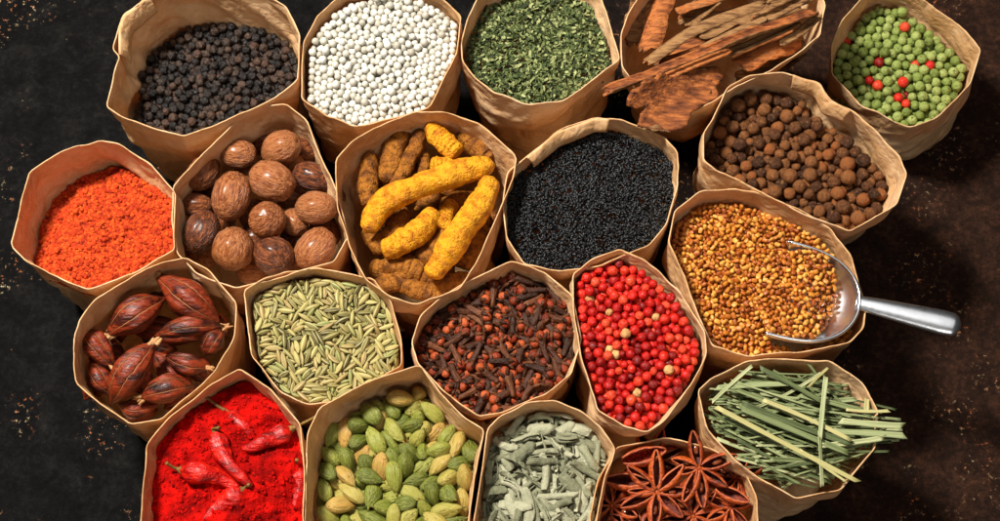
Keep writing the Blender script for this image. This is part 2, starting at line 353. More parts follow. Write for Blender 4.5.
# ------------------------------------------------------------------ bags
class Bag:
    def __init__(s, key, poly, depth=30, taper=.84, dz=0, shift=(0, 0), seed=0, wob=2.9, gx=0, gy=0, dome=4):
        s.key = key; s.rimz = R0+dz; s.depth = depth; s.taper = taper; s.seed = seed; s.wob = wob; s.shift = np.array(shift, float)
        s.gx, s.gy, s.dome = gx, gy, dome
        P = np.array([U(x, y, s.rimz)[:2] for x, y in poly])
        # one soft corner cut, corners stay readable
        Q = []
        for i in range(len(P)):
            a, b = P[i], P[(i+1) % len(P)]; L = np.linalg.norm(b-a); c = min(.12, 2.5/L)
            Q += [a+(b-a)*c, a+(b-a)*(1-c)]
        Q = np.array(Q)
        seg = np.linalg.norm(np.roll(Q, -1, 0)-Q, axis=1); cum = np.concatenate([[0], np.cumsum(seg)])
        s.n = int(cum[-1]/2.6); t = np.linspace(0, cum[-1], s.n, endpoint=False)
        QQ = np.vstack([Q, Q[:1]]); s.arc = t
        s.P = np.stack([np.interp(t, cum, QQ[:, 0]), np.interp(t, cum, QQ[:, 1])], 1)
        ar = .5*np.sum(s.P[:, 0]*np.roll(s.P[:, 1], -1)-np.roll(s.P[:, 0], -1)*s.P[:, 1])
        if ar < 0: s.P = s.P[::-1].copy()
        s.c = s.P.mean(0); s.rad = np.sqrt(abs(ar)/math.pi)
        # smoothed plan for the base of the bag
        sm = s.P.copy()
        for _ in range(26): sm = (np.roll(sm, 1, 0)+sm*2+np.roll(sm, -1, 0))/4
        s.sm = sm
    def section(s, d):
        """plan of the wall d units below the rim"""
        v = min(1, d/s.rimz); k = 1-(1-s.taper)*(v**1.25)
        w = min(1, v*1.1)
        return s.c+((s.P*(1-w)+s.sm*w)-s.c)*k+s.shift*v
    def top(s, x, y):
        dx, dy = (x-s.c[0])/s.rad, (y-s.c[1])/s.rad
        return s.rimz-s.depth+s.gx*dx+s.gy*dy+s.dome*(1-np.minimum(1.3, dx*dx+dy*dy))
    def build(s, label):
        nv = 44; rows_o = []; rows_i = []
        sv = np.linspace(0, 1, nv)**1.15
        ang = np.arange(s.n)/s.n*2*math.pi
        cs = np.stack([np.cos(ang), np.sin(ang)], 1)
        edge = s.wob*(fbm(np.c_[cs*3.2, np.full(s.n, s.seed*3.7)], 3, s.seed))*1.5
        tear = .7*fbm(np.c_[s.arc*.12, np.zeros(s.n), np.full(s.n, s.seed)], 3, s.seed+5)
        for v in sv:
            d = v*(s.rimz-1.5); P = s.section(d)
            T = np.roll(P, -1, 0)-np.roll(P, 1, 0); T /= np.linalg.norm(T, axis=1)[:, None]+1e-9
            Nn = np.stack([T[:, 1], -T[:, 0]], 1)
            q = np.c_[cs*s.rad/38, np.full(s.n, d/38+s.seed*5.1)]
            amp = s.wob*(.45+min(1, d/45)*1.4)
            uu = np.arange(s.n)/s.n+.014*vn(np.c_[cs*s.rad/26, np.full(s.n, d/26+s.seed)], s.seed+1)
            dj = d+9*vn(np.c_[cs*s.rad/26, np.full(s.n, d/40+s.seed*3)], s.seed+6)
            disp = amp*(1.05*facets(uu, dj, s.arc[-1], 40, s.seed+2)+.3*facets(uu, dj, s.arc[-1], 17, s.seed+8))
            # long vertical pleats
            disp += min(1, d/40)*2.0*vn(np.c_[cs*s.rad/16, np.full(s.n, d/140+s.seed*2)], s.seed+4)
            fade = 1-min(1, d/35)
            z = s.rimz-d+(edge+tear)*fade
            rows_o.append(np.c_[P+Nn*disp[:, None], z])
            rows_i.append(np.c_[P+Nn*(disp-1.25-.25*tear)[:, None], z if v > 0 else z])
        O = np.array(rows_o); I = np.array(rows_i)
        lip = (O[0]+I[0])/2; lip[:, 2] += .55
        I[-1][:, 2] += 2
        rings = [*O[::-1], lip, *I]
        V = np.vstack(rings); nr = len(rings); N = s.n; Fc = []
        for i in range(nr-1):
            for j in range(N):
                k = (j+1) % N
                Fc.append([i*N+j, i*N+k, (i+1)*N+k, (i+1)*N+j])
        V = np.vstack([V, [*s.section(s.rimz).mean(0), 1.5], [*s.section(s.rimz).mean(0), 3.5]]); a = len(V)-2
        for j in range(N):
            Fc.append([(j+1) % N, j, a]); Fc.append([(nr-1)*N+j, (nr-1)*N+(j+1) % N, a+1])
        o = link('paper_bag', None or mk('paper_bag', V-[*s.c, 0], Fc, PAPER), loc=(*s.c, 0))
        tag(o, label, 'paper bag', 'kraft paper bags of spices on the table'); s.obj = o
        return o
    def sdf(s, inset=2.0, d=None, poly=None):
        P = s.section(s.depth if d is None else d) if poly is None else np.asarray(poly)
        lo = P.min(0)-12; hi = P.max(0)+12; st = 2.0
        gx = np.arange(lo[0], hi[0], st); gy = np.arange(lo[1], hi[1], st)
        X, Y = np.meshgrid(gx, gy, indexing='ij'); Q = np.stack([X.ravel(), Y.ravel()], 1)
        A = P; B = np.roll(P, -1, 0); best = np.full(len(Q), 1e9); ins = np.zeros(len(Q), bool)
        for a, b in zip(A, B):
            ab = b-a; t = np.clip(((Q-a)@ab)/(ab@ab+1e-9), 0, 1); dd = np.linalg.norm(Q-a-t[:, None]*ab, axis=1); best = np.minimum(best, dd)
            c = ((a[1] > Q[:, 1]) != (b[1] > Q[:, 1]))
            with np.errstate(divide='ignore', invalid='ignore'):
                xi = (b[0]-a[0])*(Q[:, 1]-a[1])/(b[1]-a[1]+1e-12)+a[0]
            ins ^= c & (Q[:, 0] < xi)
        D = np.where(ins, best, -best).reshape(X.shape)-inset
        g0, g1 = np.gradient(D, st)
        return (lo, st, D, g0, g1)
def samp(sd, x, y):
    lo, st, D, g0, g1 = sd
    i = np.clip(((x-lo[0])/st).round().astype(int), 0, D.shape[0]-1); j = np.clip(((y-lo[1])/st).round().astype(int), 0, D.shape[1]-1)
    d = D[i, j]; a, b = g0[i, j], g1[i, j]; m = np.sqrt(a*a+b*b)+1e-6
    return d+(x-(lo[0]+i*st))*a+(y-(lo[1]+j*st))*b, a/m, b/m

# ------------------------------------------------------------------ settling grains under gravity
def settle(sd, floor, centers, dirs, offs, rads, iters=130, g=1.1, lay=1.0):
    """each grain = rigid-ish chain of len(offs) balls along dirs. rads (n,k), offs (n,k)"""
    n, k = rads.shape
    P = centers[:, None, :]+dirs[:, None, :]*offs[..., None]
    P = P.reshape(-1, 3); r = rads.ravel(); gid = np.repeat(np.arange(n), k)
    N = n*k; pairs = None; rm = r.max()
    for it in range(iters):
        if it % 5 == 0:
            ii, jj = [], []
            order = np.argsort(P[:, 0]); X = P[order, 0]; R2 = 2*rm+4
            hi = np.searchsorted(X, X+R2)
            cnt = hi-np.arange(N)-1; tot = cnt.sum()
            a = np.repeat(np.arange(N), cnt); st = np.cumsum(cnt)-cnt
            b = np.arange(tot)-np.repeat(st, cnt)+a+1
            a, b = order[a], order[b]
            d = P[a]-P[b]; m = (np.einsum('ij,ij->i', d, d) < (r[a]+r[b]+4)**2) & (gid[a] != gid[b])
            ia, ib = a[m], b[m]
        gg = g if it < iters*.8 else .12
        P[:, 2] -= gg
        for sub in range(2):
            d = P[ia]-P[ib]; L = np.sqrt(np.einsum('ij,ij->i', d, d))+1e-6; pen = r[ia]+r[ib]-L
            m = pen > 0; a, b = ia[m], ib[m]; c = (d[m]/L[m][:, None])*(pen[m]*.5)[:, None]
            cn = np.bincount(a, minlength=N)+np.bincount(b, minlength=N); w = 1/np.maximum(1, cn)**.5
            for ax in range(3):
                P[:, ax] += (np.bincount(a, c[:, ax], N)-np.bincount(b, c[:, ax], N))*w
            if k > 1:
                Q = P.reshape(n, k, 3); cm = Q.mean(1); dr = Q[:, -1]-Q[:, 0]; dr[:, 2] *= lay; dr /= np.linalg.norm(dr, axis=1)[:, None]+1e-9
                oc = offs-offs.mean(1)[:, None]
                P = (cm[:, None, :]+dr[:, None, :]*oc[..., None]).reshape(-1, 3)
            f = floor(P[:, 0], P[:, 1])+r; P[:, 2] = np.maximum(P[:, 2], f)
            dd, nx, ny = samp(sd, P[:, 0], P[:, 1]); pen = np.clip(r-dd, 0, 8)
            P[:, 0] += nx*pen; P[:, 1] += ny*pen
    return P.reshape(n, k, 3)
def visible(Pc, rads):
    n, k = rads.shape; buf = {}
    x, y, w = PROJ(Pc.reshape(-1, 3)); rp = rads.ravel()*F/w
    zb = np.full((640, 1200), 1e9); ob = np.full((640, 1200), -1)
    for q in range(n*k):
        cx, cy, rr = x[q]+80, y[q]+80, rp[q]
        x0, x1, y0, y1 = int(max(0, cx-rr)), int(min(1199, cx+rr+1)), int(max(0, cy-rr)), int(min(639, cy+rr+1))
        if x1 <= x0 or y1 <= y0: continue
        X, Y = np.meshgrid(np.arange(x0, x1)+.5, np.arange(y0, y1)+.5); d2 = (X-cx)**2+(Y-cy)**2
        dep = w[q]-np.sqrt(np.maximum(0, rr*rr-d2)); s_ = zb[y0:y1, x0:x1]; o_ = ob[y0:y1, x0:x1]
        m = (d2 < rr*rr) & (dep < s_); s_[m] = dep[m]; o_[m] = q//k
    ob[:, :80] = -1; ob[:80] = -1; ob[601:] = -1; ob[:, 1080:] = -1
    return np.bincount(ob[ob >= 0], minlength=n)
def rand_in(sd, n, margin=0):
    lo, st, D, _, _ = sd; out = []
    hi = lo+np.array(D.shape)*st
    while len(out) < n:
        p = RNG.uniform(lo, hi); d, _, _ = samp(sd, p[:1], p[1:])
        if d[0] > margin: out.append(p)
    return np.array(out)
def pour(bag, n, rfun, length=None, sd=None, top=None, layers=2.6, iters=130, flat=.3, lay=1.0):
    """settle n grains in a bag. rfun(n)->radius, length(n)->half length between end balls"""
    sd = sd or bag.sdf(4.2); top = top or bag.top
    r = rfun(n); L = length(n) if length else np.zeros(n)
    k = 1 if length is None else (3 if (L.max()/r.max()) < 2.2 else 4)
    offs = np.linspace(-1, 1, k)[None, :]*L[:, None] if k > 1 else np.zeros((n, 1))
    prof = np.ones(k)
    if k == 3: prof = np.array([.72, 1, .72])
    if k == 4: prof = np.array([.8, 1, 1, .8])
    rads = r[:, None]*prof[None, :]
    xy = rand_in(sd, n, 1); rm = r.mean()
    floor = lambda x, y: top(x, y)-layers*2*rm
    z = floor(xy[:, 0], xy[:, 1])+RNG.uniform(rm, rm+layers*2*rm*1.9, n)
    th = RNG.uniform(0, 2*math.pi, n); ph = RNG.normal(0, flat, n)
    dirs = np.c_[np.cos(th)*np.cos(ph), np.sin(th)*np.cos(ph), np.sin(ph)]
    Pc = settle(sd, floor, np.c_[xy, z], dirs, offs, rads, iters, lay=lay)
    return Pc, rads, r
def orient(Pc):
    k = Pc.shape[1]; c = Pc.mean(1)
    d = Pc[:, -1]-Pc[:, 0] if k > 1 else np.tile([1.0, 0, 0], (len(Pc), 1))
    d /= np.linalg.norm(d, axis=1)[:, None]+1e-9
    return c, d
def place(name, variants, Pc, rads, r, label, cat, group, rest_label=None, rest_name=None, scalef=None, low=None, limit=300, parts=None, pick=None, roll=None):
    """variants: list of (V,F,uv,mats,midx) unit meshes; first `limit` most visible become objects, the others one mesh"""
    vis = visible(Pc, rads); order = np.argsort(-vis)
    c, d = orient(Pc); k = Pc.shape[1]
    datas = [mk(name, v[0], v[1], v[3], True, v[2], v[4]) for v in variants] if not parts else None
    RV, RF, RU, RM = [], [], [], []; off = 0; cnt = 0
    for rank, i in enumerate(order):
        if vis[i] < 2 and (len(order) <= limit or c[i][2] < np.median(c[:, 2])-9 and parts): continue
        sc = scalef(i) if scalef else (r[i],)*3
        q = rot_rand() if k == 1 else quat_x(d[i], random.uniform(0, 6.28) if roll is None else random.gauss(0, roll))
        if cnt < limit and vis[i] >= 2:
            cnt += 1
            vi = pick(i) if pick else random.randrange(len(variants))
            if parts:
                o = link(name, None, loc=c[i], rot=q, scale=sc); o.empty_display_size = .005
                for pn, pd in parts[vi]: link(pn, pd, o)
            else:
                o = link(name, datas[vi], loc=c[i], rot=q, scale=sc)
            lb = label(i) if callable(label) else label
            ct = cat(i) if callable(cat) else cat
            tag(o, lb, ct, group)
        elif rest_label:
            v = random.choice(low or variants); R = np.array(q.to_matrix())
            RV.append((v[0]*np.array(sc))@R.T+c[i]); RF += [[a+off for a in f] for f in v[1]]; off += len(v[0])
            if v[2] is not None: RU += list(v[2])
    if RV and rest_label:
        v = (low or variants)[0]; V = np.vstack(RV); org = V.mean(0)
        o = link(rest_name or name+'_heap', mk(name, V-org, RF, v[3], True, RU if v[2] is not None else None), loc=org)
        tag(o, rest_label, cat if not callable(cat) else cat(0), None, 'stuff')
    return c

# ------------------------------------------------------------------ grain shapes
def berry(seed, sub=3, rough=.07, fr=2.2, pit=.0, ring=0):
    V, Fc = ICO[sub]; V = V*(1+rough*fbm(V*fr+seed*7, 3, seed)[:, None]+rough*.6*ridge(V*fr*1.3+seed, 2, seed+3)[:, None])
    if pit:
        d = np.linalg.norm(ICO[sub][0]-np.array([0, 0, 1.0]), axis=1)
        V = V-np.array([0, 0, 1.0])*(pit*np.exp(-(d/.16)**2)-ring*np.exp(-((d-.3)/.1)**2))[:, None]
    return V, Fc
def bv(mat, k=4, **a): return [(*berry(i+1, **a), None, [mat], None) for i in range(k)]
def spindle(n=13, seg=10, p=.7, fn=None, bend=0, tip=.03, squash=1):
    t = np.linspace(-1, 1, n); t = np.sin(t*math.pi/2)
    r = np.maximum(tip, (1-t*t)**p)
    path = np.c_[t, np.zeros(n), bend*(t*t)]
    return tube(path, r, seg, fn, squash)

exec_order = []
BAGS = {}
def B(key, poly, label, **a):
    b = Bag(key, poly, seed=len(BAGS)+1, **a); BAGS[key] = b; b.build(label); return b

B('bpep', [(114,72),(119,56),(113,48),(122,16),(142,0),(160,-12),(210,-20),(262,-10),(288,6),(301,36),(297,80),(272,98),(250,110),(215,126),(183,136),(150,128),(120,117),(106,107)],
  'crumpled kraft paper bag of black peppercorns with a ragged folded rim', depth=62, taper=.86, dz=4, wob=3.2, gx=4, gy=-10, dome=8)
B('pearl', [(301,98),(303,42),(318,14),(345,-8),(400,-16),(440,-4),(462,14),(459,52),(430,106),(395,118),(355,127),(328,118)],
  'kraft paper bag filled to the brim with white pearls', depth=10, taper=.86, dz=2, dome=7)
B('herb', [(463,60),(461,40),(466,18),(482,-12),(530,-28),(580,-24),(602,-4),(612,28),(620,60),(600,76),(566,100),(530,106),(494,93),(474,76)],
  'kraft paper bag of dried green herb flakes', depth=30, taper=.82, dz=0, dome=6)
B('cinn', [(622,66),(621,34),(628,16),(640,-4),(668,-26),(740,-34),(812,-22),(826,4),(821,36),(800,52),(770,70),(736,86),(716,102),(694,112),(662,100),(640,92)],
  'kraft paper bag of long cinnamon bark pieces', depth=60, taper=.7, dz=0, gy=-8, shift=(0, 22))
B('gpep', [(832,74),(832,46),(842,20),(862,-4),(880,-18),(905,-14),(930,2),(960,24),(981,50),(970,84),(938,116),(912,127),(892,122),(862,105)],
  'kraft paper bag of green and a few red peppercorns with its creased side showing', depth=34, taper=.93, dz=-78, shift=(10, -4), dome=6)
B('allsp', [(704,160),(703,134),(728,86),(748,75),(784,72),(820,82),(828,98),(855,112),(884,138),(901,156),(908,174),(897,205),(850,232),(800,212),(752,188),(716,170)],
  'wide crumpled kraft paper bag of brown allspice berries', depth=40, taper=.8, dz=4, wob=2.8, dome=8, shift=(-6, 10))
B('orange', [(11,245),(20,205),(30,172),(62,151),(100,140),(122,146),(150,164),(176,193),(175,250),(135,273),(90,291),(70,284),(26,262)],
  'kraft paper bag of orange spice powder, leftmost on the table', depth=46, taper=.82, dz=0, gx=16, gy=-14, dome=10)
B('nutmeg', [(172,222),(172,186),(198,156),(235,122),(260,106),(286,105),(306,120),(322,158),(337,190),(350,236),(335,262),(300,272),(262,282),(236,288),(196,274),(176,254)],
  'kraft paper bag holding large brown nutmegs', depth=46, taper=.84, dz=-4, dome=4)
B('turm', [(336,160),(350,142),(376,126),(415,110),(450,112),(480,122),(517,156),(516,176),(496,222),(478,264),(460,290),(415,304),(388,296),(366,280),(350,250),(338,208)],
  'kraft paper bag of yellow turmeric roots', depth=46, taper=.84, dz=7, dome=0)
B('nig', [(503,204),(508,172),(524,158),(556,131),(596,117),(622,119),(664,136),(677,152),(679,186),(668,224),(650,246),(600,266),(560,272),(524,264),(507,238)],
  'kraft paper bag of tiny black seeds with a folded flap at its rim', depth=26, taper=.84, dz=0, dome=8)
B('fenu', [(668,242),(674,210),(700,191),(732,188),(764,194),(808,214),(832,230),(851,256),(866,306),(864,328),(850,343),(800,352),(750,357),(712,346),(698,316),(686,280)],
  'kraft paper bag of golden seeds with a metal scoop pushed in', depth=20, taper=.84, dz=-3, dome=6)
B('bcard', [(72,336),(80,318),(96,300),(126,280),(162,262),(186,256),(210,270),(238,303),(234,338),(214,372),(190,396),(162,420),(130,425),(100,406),(76,382)],
  'kraft paper bag of dark red brown ribbed pods', depth=46, taper=.84, dz=4, dome=4)
B('fennel', [(244,292),(262,280),(286,272),(318,268),(374,277),(393,302),(402,340),(402,366),(365,386),(334,402),(308,404),(280,393),(251,357)],
  'kraft paper bag of pale green fennel seeds', depth=13, taper=.84, dz=-4, dome=5)
B('clove', [(411,341),(420,316),(440,298),(465,281),(510,261),(546,271),(573,294),(583,340),(571,374),(546,395),(500,414),(478,417),(442,392),(416,364)],
  'kraft paper bag of dark cloves with reddish buds', depth=22, taper=.84, dz=1, dome=5)
B('pink', [(572,274),(592,258),(620,248),(646,261),(680,290),(705,333),(706,354),(692,386),(666,420),(646,433),(624,428),(596,411),(581,356),(574,312)],
  'kraft paper bag of bright red peppercorns', depth=14, taper=.84, dz=7, dome=6)
B('chilli', [(142,488),(146,446),(168,418),(210,384),(240,367),(272,388),(300,424),(306,472),(304,525),(290,560),(235,585),(165,572),(138,530)],
  'kraft paper bag of bright red chilli powder', depth=30, taper=.88, dz=5, dome=8, gx=-4)
B('card', [(306,470),(308,434),(320,408),(365,384),(420,366),(440,392),(464,416),(486,430),(476,476),(470,530),(450,570),(390,590),(330,575),(304,530)],
  'kraft paper bag of green cardamom pods', depth=42, taper=.86, dz=5, dome=4)
B('sage', [(480,470),(487,430),(500,416),(528,402),(556,401),(582,411),(602,427),(616,449),(606,476),(596,530),(580,570),(530,585),(485,570),(474,525)],
  'kraft paper bag of rolled grey green sage leaves', depth=24, taper=.86, dz=3, dome=6)
B('anise', [(588,520),(596,482),(616,448),(668,437),(712,450),(745,467),(758,497),(761,535),(740,580),(670,600),(605,580)],
  'kraft paper bag of reddish brown star anise', depth=26, taper=.86, dz=-12, dome=4)
B('grass', [(697,391),(712,377),(746,361),(786,358),(830,361),(864,384),(880,410),(876,448),(842,491),(796,500),(766,482),(735,462),(706,428)],
  'kraft paper bag of cut lemongrass blades', depth=24, taper=.78, dz=2, dome=8)

# folded-in flap on the black seed bag
b = BAGS['nig']
def inner_flap(bag, x0, x1, drop, off, n=40, seed=3):
    z = bag.rimz
    P = bag.P; pr = np.array([PROJ([p[0], p[1], z])[:2] for p in P])
    idx = [i for i in range(len(P)) if x0 <= pr[i][0] <= x1 and pr[i][1] < PROJ([*bag.c, z])[1]]
    pts = P[idx]; pts = pts[np.argsort(pr[idx][:, 0])]
    ii = np.linspace(0, len(pts)-1, n); pts = np.stack([np.interp(ii, np.arange(len(pts)), pts[:, a]) for a in (0, 1)], 1)
    m = 9; G = np.zeros((n, m, 3))
    for j in range(m):
        f = j/(m-1); q = pts+(bag.c-pts)/np.linalg.norm(bag.c-pts, axis=1)[:, None]*(1.5+off*math.sin(f*1.8))
        dr = drop*(.75+.25*np.sin(np.linspace(.4, 2.8, n)))
        G[:, j, :2] = q; G[:, j, 2] = z+1.5-dr*f**1.1+vn(np.c_[np.arange(n)*.15, np.full(n, f*2)], seed)*1.2
    V, Fc, uv, mi = sheet(G, 1.3)
    link('folded_flap', mk('folded_flap', V-[*bag.c, 0], Fc, [PAPER], uv=uv), bag.obj)
inner_flap(BAGS['nig'], 524, 612, 17, 9)
inner_flap(BAGS['allsp'], 792, 852, 22, 6, seed=8)
inner_flap(BAGS['bpep'], 118, 150, 26, 8, seed=5)

# ------------------------------------------------------------------ round grains
def lohi(a, b): return lambda n: RNG.uniform(a, b, n)
g = BAGS['bpep']
Pc, rd, r = pour(g, 600, lohi(3.7, 5.0), layers=2.6)
place('black_peppercorn', bv(M['bpep'], 6, rough=.2, fr=2.4), Pc, rd, r, 'small wrinkled black peppercorn in the bag at the flecked corner of the table', 'peppercorn', 'black peppercorns in their bag',
      'black peppercorns packed deeper in the bag at the flecked corner', 'black_peppercorn_heap', low=bv(M['bpep'], 3, sub=2, rough=.12))
g = BAGS['pearl']
Pc, rd, r = pour(g, 980, lohi(3.3, 4.3), layers=2.6)
place('white_pearl', bv(M['pearl'], 4, rough=.02, fr=1.5), Pc, rd, r, 'tiny smooth white pearl in the brimming bag of white pearls', 'pearl', 'white pearls in their bag',
      'rest of the small white pearls filling the same paper bag', 'white_pearl_heap', low=bv(M['pearl'], 3, sub=2, rough=.02))
g = BAGS['gpep']
Pc, rd, r = pour(g, 350, lohi(4.7, 6.2), layers=2.3)
cx, cy, _ = PROJ(Pc[:, 0]); vis = visible(Pc, rd)
reds = [(849,40),(882,63),(872,78),(878,82),(918,64),(930,66),(900,84),(903,96),(908,100),(898,98),(904,26)]
redset = {}
for x, y in reds:
    q = np.argmin((cx-x)**2+(cy-y)**2-np.where(vis > 25, 60, 0)+np.where([i in redset for i in range(len(cx))], 1e5, 0)); redset[int(q)] = (x, y)
gv = bv(M['gpep'], 5, rough=.09, fr=1.8); rv = bv(M['redpep'], 2, rough=.06); allv = gv+rv
place('green_peppercorn', allv, Pc, rd, r, lambda i: 'bright red peppercorn among the green peppercorns' if i in redset else 'round green peppercorn in the bag with a few red ones',
      'peppercorn', 'peppercorns in the green peppercorn bag', 'green peppercorns lying under the top ones in their bag', 'green_peppercorn_heap', low=bv(M['gpep'], 2, sub=2, rough=.05), pick=lambda i: (5+i % 2) if i in redset else i % 5)
for o in list(COL.objects):
    if o.name.startswith('green_peppercorn') and 'bright red' in str(o.get('label')): o.name = 'red_peppercorn'; o['group'] = 'red peppercorns among the green ones'
g = BAGS['allsp']
Pc, rd, r = pour(g, 430, lambda n: RNG.uniform(3.8, 7.2, n)*RNG.choice([1, 1, 1.1], n), layers=2.2)
place('allspice_berry', bv(M['allsp'], 6, rough=.1, fr=2.5, pit=.22, ring=.12), Pc, rd, r, 'round brown allspice berry in the wide crumpled bag', 'allspice berry', 'allspice berries in their bag',
      'allspice berries lying under the top ones in the wide bag', 'allspice_heap', low=bv(M['allsp'], 2, sub=2, rough=.05))
g = BAGS['pink']
Pc, rd, r = pour(g, 760, lohi(3.4, 5.2), layers=2.5)
cx, cy, _ = PROJ(Pc[:, 0]); vis = visible(Pc, rd); pale = set()
for x, y in [(610,350),(617,356),(641,392),(668,372),(657,314),(593,300),(640,395),(628,330),(612,312)]:
    q = np.argmin((cx-x)**2+(cy-y)**2-np.where(vis > 25, 60, 0)); pale.add(int(q))
place('pink_peppercorn', bv(M['redpep'], 5, rough=.16, fr=1.5)+bv(M['tanpep'], 2, rough=.2), Pc, rd, r, lambda i: 'pale tan peppercorn among the bright red ones' if i in pale else 'glossy bright red peppercorn in the bag full of red peppercorns',
      'peppercorn', 'peppercorns in the red peppercorn bag', 'bright red peppercorns packed under the top ones in their bag', 'pink_peppercorn_heap', low=bv(M['redpep'], 3, sub=2, rough=.06), pick=lambda i: (5+i % 2) if i in pale else i % 5)
for o in list(COL.objects):
    if o.name.startswith('pink_peppercorn') and 'pale tan' in str(o.get('label')): o['group'] = 'pale peppercorns among the red ones'

# ------------------------------------------------------------------ seeds
def fennel(seed, n=11, seg=12):
    rs = np.random.default_rng(seed)
    V, Fc, uv = spindle(n, seg, .75, lambda u, t: 1+.12*np.cos(u*6), bend=rs.uniform(.1, .9)*.6, tip=.12, squash=.75)
    return V, Fc, uv, [M['fennel']], None
g = BAGS['fennel']
Pc, rd, r = pour(g, 860, lohi(1.9, 2.7), lohi(4.2, 6.6), layers=3.2, iters=110, flat=.35)
Lh = np.linalg.norm(Pc[:, -1]-Pc[:, 0], axis=1)/2
fl = [fennel(s) for s in range(5)]
for v in fl: v[0][:, 1:] *= 1.0
place('fennel_seed', fl, Pc, rd, r, 'ridged pale green fennel seed in the bag full of fennel seeds', 'fennel seed', 'fennel seeds in their bag',
      'rest of the pale green fennel seeds filling the same bag', 'fennel_seed_heap', scalef=lambda i: (Lh[i]+r[i]*1.1, r[i]*1.15, r[i]*1.15))
def fenug(seed, sub=2):
    V, Fc = ICO[sub]; p = .5; rs = np.random.default_rng(seed)
    V = np.sign(V)*np.abs(V)**p; V /= 1.3
    V = V*[1.3, .92+.12*rs.uniform(), .72]; V = V+.07*fbm(V*1.7+seed*5, 2, seed)[:, None]*V
    V[:, 1] += .18*V[:, 0]*rs.uniform(-1, 1)
    d = np.abs(V[:, 0]-.25+V[:, 1]*.5); V[:, 2] *= 1-.22*np.exp(-(d/.16)**2)
    return V, Fc, None, [M['fenu']], None
g = BAGS['fenu']
SCP = dict(z=g.rimz+5)
rimpts = [(752,243),(776,244),(800,246),(822,250),(840,262),(852,277),(861,297),(858,312),(848,325),(834,335),(818,340),(800,341),(785,338),(768,330)]
rimW = np.array([U(x, y, SCP['z'])[:2] for x, y in rimpts])
fv = [fenug(s) for s in range(5)]
fsd = g.sdf(1.8)
Pc, rd, r = pour(g, 1700, lohi(2.3, 3.1), None, layers=2.6, iters=120)
ssd = g.sdf(0, poly=rimW)
dd, _, _ = samp(ssd, Pc[:, 0, 0], Pc[:, 0, 1]); keep = dd < 1.5
Pc, rd, r = Pc[keep], rd[keep], r[keep]
cxs = rimW.mean(0)
ax = U(960, 326, 200)[:2]-U(861, 300, 200)[:2]; ax /= np.linalg.norm(ax)
def sctop(x, y):
    u = (x-cxs[0])*ax[0]+(y-cxs[1])*ax[1]
    return SCP['z']+5-np.maximum(0, u-0)**1.3*.36-np.maximum(0, -u-12)*.42
lu = (rimW-cxs)@ax; umin = lu.min()
polyS = []
for p_, u_ in zip(rimW, lu):
    q_ = p_.copy()
    if u_ < umin+26: q_ = q_-ax*16
    lim_ = 25-14*(((p_-cxs)@np.array([-ax[1], ax[0]]))/44)**2
    if u_ > lim_: q_ = q_-ax*(u_-lim_)
    polyS.append(q_)
Pd, rd2, r2 = pour(g, 620, lohi(2.3, 3.1), None, sd=g.sdf(1.5, poly=np.array(polyS)), top=sctop, layers=2.2, iters=110)
Pc = np.vstack([Pc, Pd]); rd = np.vstack([rd, rd2]); r = np.concatenate([r, r2])
# seeds are flattened, so give each a mostly level pose
c_all = place('fenugreek_seed', fv, Pc, rd, r, 'small golden brown seed in the bag and scoop of golden seeds', 'fenugreek seed', 'golden seeds in the bag with the scoop',
      'rest of the golden brown seeds filling the bag with the scoop', 'fenugreek_seed_heap', scalef=lambda i: (r[i]*1.08,)*3)

# tiny black seeds: uncountable
def scatter_mesh(bag, n, base, scale, zr, lift=0, tilt=.5, inset=1.5):
    sd = bag.sdf(inset); xy = rand_in(sd, n, 0); RV = []; RF = []; off = 0
    V0, F0 = base
    for p in xy:
        z = bag.top(p[0], p[1])+lift+RNG.uniform(-zr, 0)+2.2*float(vn(np.array([[p[0]/9, p[1]/9, .5]]), 4)[0])
        th = RNG.uniform(0, 6.28); q = quat_x((math.cos(th), math.sin(th), RNG.normal(0, tilt)), RNG.uniform(0, 6.28)); R = np.array(q.to_matrix())
        sc = scale()
        RV.append((V0*sc)@R.T+[p[0], p[1], z]); RF += [[a+off for a in f] for f in F0]; off += len(V0)
    return np.vstack(RV), RF
V0, F0, _ = spindle(5, 6, .6, tip=.15)
g = BAGS['nig']
V, Fc = scatter_mesh(g, 7500, (V0, F0), lambda: np.array([RNG.uniform(2.2, 3.1), RNG.uniform(1.1, 1.5), RNG.uniform(1.0, 1.3)]), 5)
org = np.array([*g.c, g.rimz-g.depth]); o = link('black_seed_heap', mk('black_seed_heap', V-org, Fc, M['nig']), loc=org)
tag(o, 'heap of tiny matt black seeds in the paper bag with a folded flap', 'black seeds', kind='stuff')
def under_sheet(name, bag, mat, drop, amp, label, cat, grain=None, seed=0, hi=1, nr=70, extra=None):
    P = bag.section(bag.depth); k = len(P); rings = np.linspace(0, 1, nr)**.8
    ins = (P-bag.c)*(1-1.0/bag.rad)
    pts = np.concatenate([bag.c+ins*f for f in rings])
    z = bag.top(pts[:, 0], pts[:, 1])-drop
    if amp: z = z+extra(pts)
    V = np.c_[pts, z]; Fc = []
    for i in range(nr-1):
        for j in range(k):
            kk = (j+1) % k
            Fc.append([i*k+j, i*k+kk, (i+1)*k+kk, (i+1)*k+j] if i > 0 else [0, (i+1)*k+kk, (i+1)*k+j][::-1])
    return V, Fc
